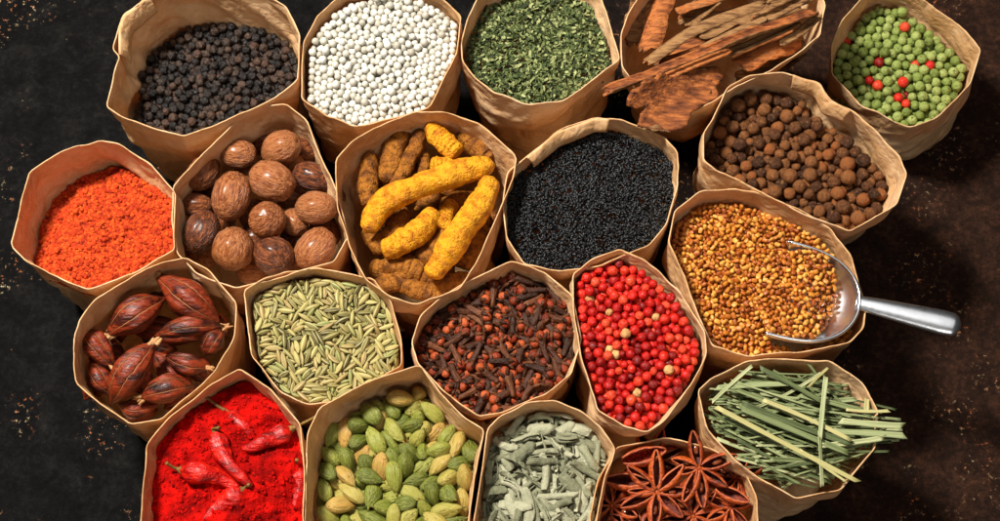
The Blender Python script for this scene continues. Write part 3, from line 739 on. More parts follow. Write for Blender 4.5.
# ------------------------------------------------------------------ herb flakes
g = BAGS['herb']
def flake():
    a, b = RNG.uniform(1.8, 4.2), RNG.uniform(.9, 2.0); c = RNG.uniform(-.8, .8)
    return np.array([[-a, 0, c], [-a*.35, b, 0], [-a*.3, -b*.9, 0], [a*.45, b*.8, .3*c], [a*.5, -b, .2*c], [a, .1, c]])
FF = [[0, 2, 1], [1, 2, 4, 3], [3, 4, 5]]
sd = g.sdf(4.0); xy = rand_in(sd, 6800); RV = []; RF = []
for q_, p in enumerate(xy):
    z = g.top(*p)+RNG.uniform(-6, 1)+4*float(vn(np.array([[p[0]/14, p[1]/14, .5]]), 6)[0])
    th = RNG.uniform(0, 6.28); R = np.array(quat_x((math.cos(th), math.sin(th), RNG.normal(0, .45)), RNG.normal(0, .7)).to_matrix())
    RV.append(flake()@R.T+[*p, z]); RF += [[a+q_*6 for a in f] for f in FF]
V = np.vstack(RV); org = np.array([*g.c, g.rimz-g.depth]); o = link('dried_herb_heap', mk('dried_herb_heap', V-org, RF, M['herb'], False), loc=org)
tag(o, 'heap of crumbled dried green herb leaves in a paper bag', 'dried herb', kind='stuff')
# ------------------------------------------------------------------ powders
def granules(bag, n, r0, r1, extra, seed, inset=2):
    sd = bag.sdf(inset); xy = rand_in(sd, n); V0, F0 = ICO[2]; RV = []; RF = []; off = 0
    zz = bag.top(xy[:, 0], xy[:, 1])+extra(xy)
    var = [V0*(1+.28*fbm(V0*1.6+s*9, 3, s)[:, None]) for s in range(6)]
    for p, z in zip(xy, zz):
        r = r0+(r1-r0)*RNG.random()**3
        RV.append(var[random.randrange(6)]@np.array(rot_rand().to_matrix()).T*[r, r, r*.8]+[*p, z+r*.15]); RF += [[a+off for a in f] for f in F0]; off += len(V0)
    return np.vstack(RV), RF
def powder(bag, mat, name, label, cat, extra, n, r0, r1, seed):
    V, Fc = under_sheet(name, bag, mat, 0, 1, label, cat, extra=extra)
    V2, F2 = granules(bag, n, r0, r1, extra, seed); off = len(V)
    V = np.vstack([V, V2]); Fc = Fc+[[a+off for a in f] for f in F2]
    org = np.array([*bag.c, bag.rimz-bag.depth])
    tag(link(name, mk(name, V-org, Fc, mat), loc=org), label, cat, kind='stuff')
ex_o = lambda p: 8.0*fbm(p/22, 3, 3)+4.5*np.maximum(0, ridge(p/11, 3, 8))-2.5
powder(BAGS['orange'], M['orange'], 'orange_powder_heap', 'heap of clumpy bright orange spice powder in the leftmost bag', 'spice powder', ex_o, 4200, .7, 2.8, 1)
ex_r = lambda p: 13.0*fbm(p/30, 3, 5)+4.5*np.maximum(0, ridge(p/15, 3, 4))+2.2*fbm(p/5, 3, 14)-2.5
powder(BAGS['chilli'], M['redpow'], 'red_chilli_powder_heap', 'heap of vivid red chilli powder with whole chillies lying on it', 'spice powder', ex_r, 1800, .6, 2.0, 2)

# ------------------------------------------------------------------ nutmegs
def nut(seed):
    V, Fc = ICO[4]; q = V.copy()
    rr = 1+.05*fbm(V*1.3+seed*5, 2, seed)+0.055*ridge(np.c_[V[:, 0]*1.3, V[:, 1]*5.0, V[:, 2]*5.0]+seed*3, 3, seed)
    V = V*rr[:, None]
    d = np.linalg.norm(q-[1, 0, 0], axis=1); V[:, 0] -= .10*np.exp(-(d/.2)**2)
    return V, Fc
nutm = [mk('nutmeg', *nut(s), [M['nutmeg']]) for s in range(6)]
g = BAGS['nutmeg']; zt = g.rimz
# px, py, half length, half width, angle (deg, image plane, ccw), extra tilt, depth below rim, label
NUT = [(281,148,22,18,12,.5,30,'dark nutmeg with a pale spot on its end, at the back of the bag'),
 (238,154,20,15,-5,0,34,'small greenish brown nutmeg at the back left of the nutmeg bag'),
 (203,173,20,16,60,0,38,'shadowed dark nutmeg against the upper left wall of the bag'),
 (272,181,25,20,-28,0,22,'large glossy oval nutmeg in the middle of the bag'),
 (231,196,26,20,80,.1,24,'large upright reddish brown oval nutmeg left of the middle'),
 (312,177,21,15,-20,0,36,'dark wrinkled nutmeg at the upper right wall of the bag'),
 (267,220,19,19,0,.9,20,'round pale tan nutmeg at the centre of the bag'),
 (316,208,22,17,0,.1,26,'dark oval nutmeg lying level against the right wall'),
 (197,206,17,13,0,0,46,'half hidden dark nutmeg deep by the left wall'),
 (201,232,24,18,65,.1,32,'nutmeg with a greyish worn patch in the lower left of the bag'),
 (233,249,22,21,75,.6,24,'round nutmeg with a pale round eye at the front of the bag'),
 (274,256,21,20,-30,.3,26,'orange brown nutmeg at the front middle of the bag'),
 (315,249,24,19,50,.1,30,'dark brown nutmeg in the front right corner of the bag'),
 (295,222,16,13,-60,.1,42,'small nutmeg peeping out below the level dark oval one')]
for i, (x, y, a, b_, an, ti, dp, lb) in enumerate(NUT):
    c = U(x, y, zt-dp); an = math.radians(an)
    q = quat_x((math.cos(an)*math.cos(ti), math.sin(an)*math.cos(ti), math.sin(ti)), i*1.3)
    tag(link('nutmeg', nutm[i % 6], loc=c, rot=q, scale=(a, b_, b_)), lb, 'nutmeg', 'nutmegs in their bag')
for i, (x, y) in enumerate([(255,215),(290,165),(220,220),(252,172),(296,240),(215,195),(255,240),(292,196),(200,255),(252,268),(292,264),(325,232),(330,200),(300,150),(222,150),(190,190),(262,140)]):
    c = U(x, y, zt-62-(i % 3)*5); tag(link('nutmeg', nutm[i % 6], loc=c, rot=rot_rand(), scale=(18, 17, 17)), 'shadowed nutmeg showing only in the gaps beneath the upper nutmegs', 'nutmeg', 'nutmegs at the bottom of their bag')

# ------------------------------------------------------------------ turmeric
g = BAGS['turm']; zt = g.rimz
def root_mesh(name, pts, r0, mats, seed, ends=(.55, .55), wr=.11):
    P = respline(pts, 40); n = len(P); t = np.linspace(0, 1, n)
    prof = np.minimum(1, ends[0]+(1-ends[0])*np.minimum(1, t/.22)**.6)*np.minimum(1, ends[1]+(1-ends[1])*np.minimum(1, (1-t)/.22)**.6)
    cap = np.sqrt(np.clip(1-((np.abs(t-.5)-.44)/.06).clip(0, 1)**2, .04, 1))
    rad = r0*.97*prof*cap*(1+.09*vn(np.c_[t*6+seed, t*0], seed))
    L = np.linalg.norm(np.diff(P, axis=0), axis=1).sum()
    P = P+np.c_[vn(np.c_[t*4, t*0+seed], seed), vn(np.c_[t*4, t*0+seed+9], seed), t*0]*r0*.1
    fn = lambda u, tt: 1.0+.22*fbm(np.stack([np.cos(u)*1.1, np.sin(u)*1.1, tt*L/r0*.5+seed*3], -1), 5, seed)+wr*.9*ridge(np.stack([np.cos(u)*.5, np.sin(u)*.5, tt*L/5.5+seed], -1), 2, seed+3)
    V, Fc, uv = tube(P, rad, 28, fn)
    c = P.mean(0)
    return c, mk(name, V-c, Fc, mats, uv=uv)
TUR = [([(364,232,26),(384,205,20),(418,187,14),(458,172,12),(496,164,10)],13,1,'long bright yellow turmeric root lying diagonally across the bag'),
 ([(494,176,4),(481,202,8),(463,228,14),(445,254,22),(430,278,30)],13.5,1,'thick bright yellow turmeric root running down from the end of the long diagonal one'),
 ([(381,249,34),(400,243,32),(420,230,32),(436,210,36)],12.5,1,'orange yellow turmeric root with a pointed tip beneath the two crossing roots'),
 ([(370,154,38),(368,178,38),(371,207,42)],10.5,0,'stubby brownish turmeric root upright by the left wall'),
 ([(402,128,40),(394,152,40),(385,184,42)],13,0,'plump brown turmeric root second from the left wall'),
 ([(421,130,36),(410,158,36),(393,190,38)],8,0,'slim slanting turmeric root at the back of the bag'),
 ([(430,126,30),(442,140,28),(458,154,28)],11,1,'short orange turmeric root with a cut round end at the back'),
 ([(463,128,44),(478,146,44),(492,160,46)],13,0,'shadowed turmeric root in the back right of the bag'),
 ([(430,164,34),(444,165,32),(458,168,34)],8,1,'small yellow turmeric nub above the long diagonal root'),
 ([(372,252,48),(392,232,48),(412,212,48)],10,0,'brown turmeric root under the left end of the long diagonal one'),
 ([(384,262,52),(404,268,52),(424,274,52)],12,0,'dim turmeric root lying low along the front wall'),
 ([(480,208,52),(478,234,52),(466,262,52)],10,0,'dim turmeric root by the right wall behind the thick one'),
 ([(421,148,46),(423,164,46),(424,186,46)],7,0,'thin turmeric root peeping out between two slanting roots'),
 ([(458,228,50),(440,240,50),(418,262,50)],11,0,'dim turmeric root in the gap left of the thick yellow one'),
 ([(454,202,50),(446,214,48),(440,232,48)],9,1,'short turmeric root filling the gap where the two long roots meet')]
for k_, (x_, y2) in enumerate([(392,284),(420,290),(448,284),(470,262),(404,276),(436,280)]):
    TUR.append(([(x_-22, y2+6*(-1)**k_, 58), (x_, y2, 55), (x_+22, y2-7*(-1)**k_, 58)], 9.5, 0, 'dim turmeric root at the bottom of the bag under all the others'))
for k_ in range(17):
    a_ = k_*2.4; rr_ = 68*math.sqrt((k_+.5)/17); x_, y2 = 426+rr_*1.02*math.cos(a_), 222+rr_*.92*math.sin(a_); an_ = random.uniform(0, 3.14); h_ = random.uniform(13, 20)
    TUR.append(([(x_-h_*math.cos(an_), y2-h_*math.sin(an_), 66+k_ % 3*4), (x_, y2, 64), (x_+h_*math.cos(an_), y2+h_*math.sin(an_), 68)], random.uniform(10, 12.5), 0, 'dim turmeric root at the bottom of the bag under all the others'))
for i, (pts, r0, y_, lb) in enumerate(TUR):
    c, m = root_mesh('turmeric_root', [U(x, y, zt-d) for x, y, d in pts], r0, [M['turm'] if y_ else M['turm_brown']], i+1, ends=(.62, .68) if i != 6 else (.8, .9))
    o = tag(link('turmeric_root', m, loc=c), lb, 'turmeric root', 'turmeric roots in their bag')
    if i == 1:
        cc, mm = root_mesh('knob', [U(455, 228, zt-14), U(446, 224, zt-12), U(438, 220, zt-12)], 6, [M['turm']], 31, ends=(.9, .6))
        link('knob', mm, o, loc=cc-c)

# ------------------------------------------------------------------ dark ribbed pods
g = BAGS['bcard']; zt = g.rimz
def pod_mesh(pts, r0, seed, dim=False):
    P = respline(pts, 36); t = np.linspace(0, 1, 36); c = P.mean(0)
    rad = r0*np.maximum(.10, (np.sin(np.clip(t*.96+.02, 0, 1)*math.pi))**1.05)*(1+.08*vn(np.c_[t*5, t*0+seed], seed))
    def fn(u, tt):
        b_ = np.abs(np.sin(u*3.5-math.pi/4+.25*np.sin(tt*5+seed)))
        return .95+.05*b_**2+.05*b_**30+.10*fbm(np.stack([np.cos(u)*1.2, np.sin(u)*1.2, tt*2.2+seed*3], -1), 3, seed+4)+.05*ridge(np.stack([np.cos(u)*3, np.sin(u)*3, tt*1.2+seed], -1), 2, seed)
    V, Fc, uv = tube(P, rad, 48, fn, .88)
    if dim: return c, mk('husk', V-c, Fc, [M['bcard']], uv=uv), None
    e = []
    T = P[-1]-P[-4]; T /= np.linalg.norm(T)
    for k in range(7):
        d = T+RNG.normal(0, .45, 3); p0 = P[-2]+RNG.normal(0, r0*.12, 3); L = RNG.uniform(2.5, 6)
        path = [p0-T*4, p0+d*L*.5, p0+d*L+RNG.normal(0, 1.2, 3)]
        e.append(tube(respline(path, 6), np.array([2.2, 2.1, 1.8, 1.4, 1.0, .4])*r0/15, 6))
    EV = []; EF = []; off = 0
    for v, f, _ in e: EV.append(v); EF += [[a+off for a in x] for x in f]; off += len(v)
    return c, mk('husk', V-c, Fc, [M['bcard']], uv=uv), mk('frayed_end', np.vstack(EV)-c, EF, [M['bcend']])
PODS = [([(219,322,32),(190,300,20),(154,273,24)],19,'large dark red pod at the back of the bag slanting down to the right'),
 ([(165,298,34),(136,314,26),(105,336,34)],18.5,'fat reddish pod slanting down to the left behind the middle'),
 ([(155,336,30),(188,326,24),(224,326,34)],12,'torn brown pod lying level across the middle right'),
 ([(84,330,40),(98,346,36),(116,370,42)],14,'dark pod leaning against the left wall of the pod bag'),
 ([(111,404,38),(128,374,20),(156,341,20)],18.5,'bright topped pod with a curled pale end, standing diagonally in front middle'),
 ([(166,356,36),(186,364,32),(210,368,38)],12,'small tapered pod beneath the torn brown one'),
 ([(194,386,40),(168,388,30),(138,398,34)],15,'brown pod with a frayed pale tip at the front of the bag'),
 ([(205,356,42),(212,342,34),(224,328,36)],12,'short pod with a torn end at the right wall'),
 ([(90,362,50),(99,378,48),(113,396,50)],13,'shadowed pod low by the left front wall'),
 ([(118,404,50),(136,409,48),(158,405,50)],11,'shadowed pod low along the front wall'),
 ([(150,350,60),(172,372,60),(196,396,60)],13,'dim pod at the bottom under the frayed tip pod'),
 ([(120,320,62),(160,330,62),(200,340,62)],15,'dim pod at the bottom beneath the back pods')]
for x_, y2, an_ in [(110,350,.4),(140,380,1.2),(180,400,-.5),(200,370,.9),(215,330,2),(190,310,.2),(150,300,-.6),(120,325,1.5),(160,345,.3),(95,385,2.2),(140,410,0),(100,350,2.6)]:
    PODS.append(([(x_-18*math.cos(an_), y2-18*math.sin(an_), 74), (x_, y2, 68), (x_+18*math.cos(an_), y2+18*math.sin(an_), 74)], 13, 'shadowed pod at the very bottom of the bag beneath the upper pods'))
for i, (pts, r0, lb) in enumerate(PODS):
    c, m, e = pod_mesh([U(x, y, zt-d) for x, y, d in pts], r0*.95, i+1, i > 7)
    o = tag(link('black_cardamom_pod', None, loc=c), lb, 'spice pod', 'dark ribbed pods in their bag'); o.empty_display_size = .01
    link('husk', m, o)
    if e: link('frayed_end', e, o)

# ------------------------------------------------------------------ chillies
g = BAGS['chilli']
CH = [([(182,471),(204,474),(222,479),(238,488)],9.5,[(182,471),(174,468),(166,463)],'red chilli with a dark stub stalk pointing left across the powder'),
 ([(216,434),(222,452),(232,468),(252,487)],9,[(216,434),(213,429),(219,428)],'glossy wrinkled red chilli running down the middle of the powder'),
 ([(291,431),(276,438),(260,445),(243,450)],8.5,[(290,432),(302,424),(318,416)],'red chilli whose long green stalk reaches over the right rim'),
 ([(228,412),(236,420),(246,428),(256,440)],6.5,[(228,412),(216,405),(206,397)],'half buried red chilli at the back with a thin curved stalk'),
 ([(242,490),(230,498),(216,508),(204,520)],9,[(242,490),(246,487),(249,485)],'half buried red chilli below the crossing ones'),
 ([(297,468),(299,484),(296,500),(290,520)],7.5,[(297,468),(296,464),(297,460)],'half buried red chilli along the right wall of the powder bag')]
for i, (pts, r0, st, lb) in enumerate(CH):
    sink = [6, 4, 3, 9, 9, 11][i]
    def tz(x, y):
        z = g.rimz-g.depth
        for _ in range(3):
            w = U(x, y, z); z = g.top(w[0], w[1])+float(ex_r(np.array([w[:2]]))[0])
        return w, z
    W = []
    for x, y in pts:
        w, z = tz(x, y); W.append([w[0], w[1], z+r0*.6-sink+2.5])
    W = np.array(W); W[-1][2] -= 2
    P = respline(W, 34); t = np.linspace(0, 1, 34)
    rad = 1.15*r0*np.minimum(1, .45+t*4)*np.clip(1.02-t, .05, 1)**.42*(1+.1*vn(np.c_[t*7, t*0+i], i))
    fn = lambda u, tt: 1+.16*fbm(np.stack([np.cos(u)*1.1, np.sin(u)*1.1, tt*5+i*4], -1), 3, i)+.14*ridge(np.stack([np.cos(u)*1.8, np.sin(u)*1.8, tt*2.2+i], -1), 2, i+7)
    V, Fc, uv = tube(P, rad, 30, fn, .8); c = P.mean(0)
    o = tag(link('dried_chilli', None, loc=c), lb, 'chilli', 'whole chillies lying on the red powder'); o.empty_display_size = .01
    link('fruit', mk('fruit', V-c, Fc, [M['chilli']], uv=uv), o)
    Q = [P[0]+(P[0]-P[2])*0]
    lift = [0, 3, 10][:len(st)] if i != 2 else [0, 8, 14]
    Q = [W[0]]+[np.array([*U(x, y, W[0][2]+l)[:2], W[0][2]+l]) for (x, y), l in zip(st[1:], lift[1:])]
    Q = respline(Q, 14); sr = np.interp(np.linspace(0, 1, 14), [0, .12, .3, .8, 1], [r0*.5, r0*.36, 1.5, 1.3, 1.9])
    V, Fc, uv = tube(Q, sr, 10, lambda u, tt: 1+.12*np.cos(u*5))
    link('stalk', mk('stalk', V-c, Fc, [M['chstem']], uv=uv), o)

# ------------------------------------------------------------------ cardamom pods
def card(seed):
    rs = np.random.default_rng(seed)
    def fn(u, t): return 1+.10*np.cos(u*3+seed)+.008*np.cos(u*18+np.sin(t*5))+.09*fbm(np.stack([np.cos(u), np.sin(u), t*3+seed], -1), 3, seed)
    V, Fc, uv = spindle(22, 36, .66, fn, bend=rs.uniform(0, .08), tip=.05)
    V[:, 1:] *= np.clip(1-.22*V[:, :1], .6, 1.3)
    # little stalk point at one end
    p = np.array([[.93, 0, 0], [1.05, 0, .02], [1.16, .02, .05]]); v2, f2, u2 = tube(p, [.13, .1, .07], 8)
    off = len(V); return np.vstack([V, v2]), Fc+[[a+off for a in f] for f in f2], uv+u2, [M['card']], None
g = BAGS['card']
Pc, rd, r = pour(g, 190, lohi(6.0, 8.2), lohi(6.5, 10.5), layers=2.0, iters=140, flat=.3)
Lh = np.linalg.norm(Pc[:, -1]-Pc[:, 0], axis=1)/2
place('cardamom_pod', [card(s) for s in range(6)], Pc, rd, r, 'green ridged cardamom pod in the cardamom bag', 'cardamom pod', 'cardamom pods in their bag', scalef=lambda i: (Lh[i]+r[i]*.9, r[i]*1.05, r[i]*1.05))

# ------------------------------------------------------------------ cloves
def clove_parts(seed):
    rs = np.random.default_rng(seed)
    n = 16; t = np.linspace(0, 1, n); bend = rs.uniform(-.12, .12)
    P = np.c_[-1+1.55*t, bend*np.sin(t*3), t*0]
    rad = np.interp(t, [0, .05, .5, .85, 1], [.10, .17, .21, .27, .22])
    V, Fc, uv = tube(P, rad, 12, lambda u, tt: 1+.10*np.cos(u*4)+.12*fbm(np.stack([np.cos(u)*1.5, np.sin(u)*1.5, tt*5+seed], -1), 3, seed))
    vs = [V]; fs = list(Fc); off = len(V)
    for k in range(4):
        a = k*math.pi/2+.4; d = np.array([.42, math.cos(a)*.40, math.sin(a)*.40]); p0 = np.array([.40, math.cos(a)*.14, math.sin(a)*.14])
        v, f, _ = tube(np.array([p0, p0+d*.55, p0+d]), [.15, .13, .04], 6); vs.append(v); fs += [[q+off for q in x] for x in f]; off += len(v)
    stem = mk('stem', np.vstack(vs), fs, [M['clove']])
    bb = berry(seed, 2, .06)
    bud = mk('bud', bb[0]*.32+[.76, bend*.1, 0], bb[1], [M['bud']])
    return [('stem', stem), ('bud', bud)]
cp = [clove_parts(s) for s in range(6)]
g = BAGS['clove']
n = 220
sdc = g.sdf(2); xy = rand_in(sdc, n, 3); rr = RNG.uniform(3.0, 3.7, n); Lc = RNG.uniform(13, 17, n)
offs = np.array([-.75, -.25, .25, .78])[None, :]*Lc[:, None]; rads = rr[:, None]*np.array([.7, .85, .95, 1.4])[None, :]
floor = lambda x, y: g.top(x, y)-20
z = floor(xy[:, 0], xy[:, 1])+RNG.uniform(3, 42, n); th = RNG.uniform(0, 6.28, n); ph = RNG.normal(0, .2, n)
Pc = settle(sdc, floor, np.c_[xy, z], np.c_[np.cos(th)*np.cos(ph), np.sin(th)*np.cos(ph), np.sin(ph)], offs, rads, 130, lay=.87)
cen = Pc.mean(1)
place('clove', [None]*6, Pc, rads, rr, 'dark brown clove with a round reddish bud in the clove bag', 'clove', 'cloves in their bag', parts=cp, scalef=lambda i: (Lc[i], 14*rr[i]/3.2, 14*rr[i]/3.2), limit=300)

# ------------------------------------------------------------------ sage leaves
def sage(seed):
    rs = np.random.default_rng(seed); a, b_ = 26, 18; turn = rs.uniform(4.6, 7.5) if seed % 4 else rs.uniform(2.0, 2.9)
    t = np.linspace(-1, 1, a)[:, None]; s_ = np.linspace(0, 1, b_)[None, :]
    roll_ = turn > 3
    w = np.maximum(.55 if roll_ else .12, (1-np.abs(t)**(4 if roll_ else 2.6)))**.6
    rad = (.34-.17*s_*(turn > 3))*(.7+.3*w)*(1 if turn > 3 else 1.7)
    an = (s_-.5)*turn*(.55+.45*w)+.35*t*rs.uniform(-1, 1)+.5
    G = np.zeros((a, b_, 3)); G[..., 0] = t*(1+.05*np.cos(an*2)); G[..., 1] = rad*np.sin(an); G[..., 2] = -rad*np.cos(an)+.12*rs.uniform(-1, 1)*t*t
    nz = fbm(G*3.0+seed*4, 3, seed); G = G+nz[..., None]*.07+.04*np.sin(s_*9+t*6+seed)[..., None]*np.array([0, 0, 1])
    G[..., 1] += .22*np.sin(t*1.7+seed); G[..., 2] += .2*np.sin(t*2.1+seed*2)
    V, Fc, uv, mi = sheet(G, .05)
    return V, Fc, uv, [M['sage'], M['sageg']], mi
g = BAGS['sage']
Pc, rd, r = pour(g, 270, lohi(2.7, 4.0), lohi(8, 17), layers=2.8, iters=130, flat=.35, lay=.97)
Lh = np.linalg.norm(Pc[:, -1]-Pc[:, 0], axis=1)/2
place('sage_leaf', [sage(s) for s in range(9)], Pc, rd, r, 'curled grey green dried sage leaf in the sage bag', 'sage leaf', 'dried sage leaves in their bag', scalef=lambda i: (Lh[i]+r[i]*.8, r[i]*3.3, r[i]*3.3))

# ------------------------------------------------------------------ star anise
g = BAGS['anise']; zt = g.rimz
def carpel(L, seed, open_=.5):
    a, b_ = 22, 13; t = np.linspace(0, 1, a)[:, None]; s_ = np.linspace(-1, 1, b_)[None, :]
    wid = (np.sin(np.clip(t*.94+.06, 0, 1)*math.pi)**.75)*(.24)+.012
    dep = wid*1.25
    an = s_*(math.pi/2+.25-open_*.45*0)
    G = np.zeros((a, b_, 3)); G[..., 0] = t+.06*0; 
    G[..., 1] = wid*np.sin(an)*(1-(.4+.4*(1-open_))*np.abs(s_)**3); G[..., 2] = -dep*np.cos(an)*.9+.09*t**2+.05
    G[..., 2] += .10*np.maximum(0, t-.8)*5*.2
    G = G+.012*fbm(G*9+seed*3, 3, seed)[..., None]
    V, Fc, uv, mi = sheet(G*L, .04*L); e = 2*(a+b_)-4
    mi = mi[:-e]+[2]*e
    return V, Fc, uv, mi
def star(center, L, angs, lens, tiltv, label, seed, seeds=True):
    q = Vector((0, 0, 1)).rotation_difference(Vector(tiltv).normalized())
    o = tag(link('star_anise', None, loc=center, rot=q), label, 'star anise', 'star anise in their bag'); o.empty_display_size = .01
    for i, (a, l) in enumerate(zip(angs, lens)):
        V, Fc, uv, mi = carpel(l, seed*10+i, RNG.uniform(.4, .9))
        R = np.array((Matrix.Rotation(math.radians(a), 3, 'Z') @ Matrix.Rotation(random.uniform(-.12, .10), 3, 'Y') @ Matrix.Rotation(random.gauss(0, .22), 3, 'X')))
        pc = link('carpel', mk('carpel', (V+[2.0, 0, 0])@R.T, Fc, [M['andark'], M['anise'], M['anlip']], uv=uv, midx=mi), o)
        if seeds and random.random() < .45:
            v, f = berry(i, 2, .02); v = v*[l*.15, l*.085, l*.06]+[l*.52, 0, -l*.03]
            link('seed', mk('seed', v@R.T, f, [M['anseed']]), pc)
    v, f = berry(3, 3, .12); link('core', mk('core', v*[3.4, 3.4, 2.6]+[0, 0, -1], f, [M['anise']]), o)
star(U(657, 492, zt-10), 30, [90, 41, 0, -48, -98, -157, 180, 140], [38, 34, 28, 32, 34, 36, 26, 36], (-.05, -.12, 1), 'large open eight pointed star anise in the middle of the front of the bag', 1)
star(U(699, 468, zt-2), 30, [99, 18, 160, -34, -84, -114, 196], [34, 36, 26, 30, 36, 34, 20], (.05, -.25, 1), 'orange red star anise with its tall point touching the rim beside the lemongrass bag', 2)
star(U(730, 508, zt-26), 28, [20, 70, 120, 165, 210, 260, 310], [28]*7, (.3, .1, 1), 'dark star anise low in the right corner of the bag', 3)
star(U(612, 506, zt-26), 28, [10, 55, 100, 150, 200, 245, 290, 330], [28]*8, (-.3, .2, 1), 'dark star anise low by the left wall of the bag', 4)
star(U(640, 530, zt-24), 28, [15, 60, 110, 155, 200, 250, 290, 335], [30]*8, (.1, .2, 1), 'star anise below the large open one, mostly cut off at the edge', 5)
star(U(693, 516, zt-24), 28, [5, 50, 95, 140, 185, 230, 275, 320], [30]*8, (.1, -.3, 1), 'star anise half hidden under the orange red one', 6)
star(U(652, 462, zt-34), 28, [25, 70, 115, 160, 205, 250, 295, 340], [32]*8, (0, -.3, 1), 'shadowed star anise in the gap behind the open eight pointed one', 7)
star(U(735, 478, zt-32), 28, [15, 60, 105, 150, 195, 240, 285], [27]*7, (-.3, -.2, 1), 'shadowed star anise at the right wall behind the orange red one', 8)
for i, (x, y, d, an, L, lb) in enumerate([(622,462,8,14,44,'loose open pod segment with red inside at the back of the bag'), (606,480,14,-4,42,'loose brown pod segment below the red lined one'), (716,488,14,-25,34,'loose wrinkled dark segment right of the stars')]):
    V, Fc, uv, mi = carpel(L, 90+i, .9)
    o = tag(link('star_anise_segment', mk('star_anise_segment', V, Fc, [M['redflesh'] if i == 0 else M['andark'], M['anise'], M['anlip']], uv=uv, midx=mi), loc=U(x, y, zt-d), rot=Matrix.Rotation(math.radians(an), 3, 'Z').to_quaternion()), lb, 'star anise', 'loose star anise segments')
for i in range(26):
    p = rand_in(g.sdf(14), 1)[0]; L = random.uniform(20, 32)
    V, Fc, uv, mi = carpel(L, 120+i, .7)
    tag(link('star_anise_segment', mk('star_anise_segment', V-[L/2, 0, 0], Fc, [M['andark'], M['anise'], M['anlip']], uv=uv, midx=mi), loc=(*p, zt-46+random.uniform(0, 9)), rot=quat_x((random.uniform(-1, 1), random.uniform(-1, 1), random.uniform(-.3, .3)), random.gauss(0, .8))),
        'dark broken segment lying beneath the whole stars', 'star anise', 'broken star anise segments under the stars')

# ------------------------------------------------------------------ cinnamon bark
g = BAGS['cinn']; zt = g.rimz
def bark(pts, W, curl, roll, seed, label, th=3.0, flip=False, jag=.12, endj=.06, tang=None):
    """pts: px,py,dz relative to rim along the piece"""
    P = respline([U(x, y, zt+d) for x, y, d in pts], 44); c = P.mean(0); T, N, Bn = frames(P)
    cr, sr = math.cos(roll), math.sin(roll); m = 17
    s_ = np.linspace(-1, 1, m); a = len(P); t = np.linspace(0, 1, a)
    G = np.zeros((a, m, 3))
    for i in range(a):
        n2 = N[i]*cr+Bn[i]*sr; b2 = -N[i]*sr+Bn[i]*cr
        w = W*(1+jag*1.6*float(vn(np.array([[t[i]*5, seed, .3]]), seed)[0]))
        wl = w*(1+jag*float(fbm(np.array([[t[i]*11, seed+3.3, .3]]), 3, seed)[0])); wr = w*(1+jag*float(fbm(np.array([[t[i]*11, seed+7.3, .3]]), 3, seed+1)[0]))
        ends = 1-.35*(max(0, (abs(t[i]-.5)-.44)/.06))**2
        ss = np.where(s_ < 0, s_*wl, s_*wr)*ends/2
        R = W/2/max(curl, .05)
        an = ss/R
        y = R*np.sin(an); z = R*(1-np.cos(an))
        sl = endj*W*3*vn(np.c_[s_*3+seed, s_*0+(0 if t[i] < .5 else 9)], seed+5)*(abs(t[i]-.5)*2)**3
        G[i] = P[i]+b2[None, :]*y[:, None]+n2[None, :]*z[:, None]+T[i][None, :]*sl[:, None]
    nz = fbm(G/W*1.6+seed, 3, seed)*W*.05+fbm(G/5+seed, 3, seed+2)*.8+ridge(np.stack([G[..., 0]/30, G[..., 1]/5, G[..., 2]/5], -1)+seed, 2, seed)*.5
    G[..., 2] += nz
    V, Fc, uv, mi = sheet(G, th)
    if flip: mi = [1-x for x in mi]
    return tag(link('cinnamon_bark', mk('cinnamon_bark', V-c, Fc, [M['bark_in'], M['bark_out']], uv=uv, midx=mi), loc=c), label, 'cinnamon bark', 'cinnamon bark pieces in their bag')
bark([(604,94,8),(650,76,10),(720,48,10),(775,27,10),(816,13,6)], 17, 1.5, -.5, 1, 'longest cinnamon strip, poking out over the left rim', flip=True)
bark([(645,62,2),(680,36,6),(716,18,8),(764,2,6)], 18, 1.1, 2.6, 2, 'broad olive brown cinnamon strip above the longest one', flip=True)
bark([(702,46,2),(730,32,4),(765,17,4)], 13, 1.4, 2.4, 3, 'short thin orange cinnamon splinter between the two long strips', flip=True)
bark([(640,118,16),(662,106,9),(688,92,2),(712,80,-6)], 52, .6, .25, 4, 'wide rough orange slab of cinnamon hanging over the front rim', th=3.5, jag=.2, endj=.1, flip=True)
bark([(736,62,-16),(766,48,-14),(798,32,-16)], 32, 1.0, 2.9, 5, 'dark textured piece of bark under the right end of the longest strip')
bark([(668,-14,-14),(658,18,-18),(648,50,-26)], 24, .9, 3.3, 6, 'olive brown bark piece standing at the back left of the bag')
bark([(726,-12,-14),(704,8,-18),(684,24,-26)], 28, 1.0, .2, 7, 'rough orange bark piece at the top behind the olive strip')
bark([(644,-6,-26),(636,16,-32),(634,44,-44)], 22, .8, .0, 8, 'red brown bark piece against the left wall')
bark([(752,22,2),(780,10,2),(806,-4,0)], 15, 1.5, .4, 9, 'curled orange bark sliver at the back right')
bark([(706,62,-2),(748,46,0),(800,22,-2)], 11, 1.2, -.2, 10, 'narrow orange bark sliver along the lower edge of the longest strip')
bark([(770,8,-12),(796,-2,-10),(824,-10,-8)], 20, 1.0, .3, 11, 'bark piece filling the back right corner of the bag')
bark([(700,30,-34),(750,20,-36),(800,6,-38)], 30, .8, 0, 12, 'shadowed bark piece lying under the upper ones')
bark([(660,70,-40),(710,40,-44),(760,20,-44)], 34, .7, 3.0, 13, 'shadowed broad bark piece deep in the middle of the bag')
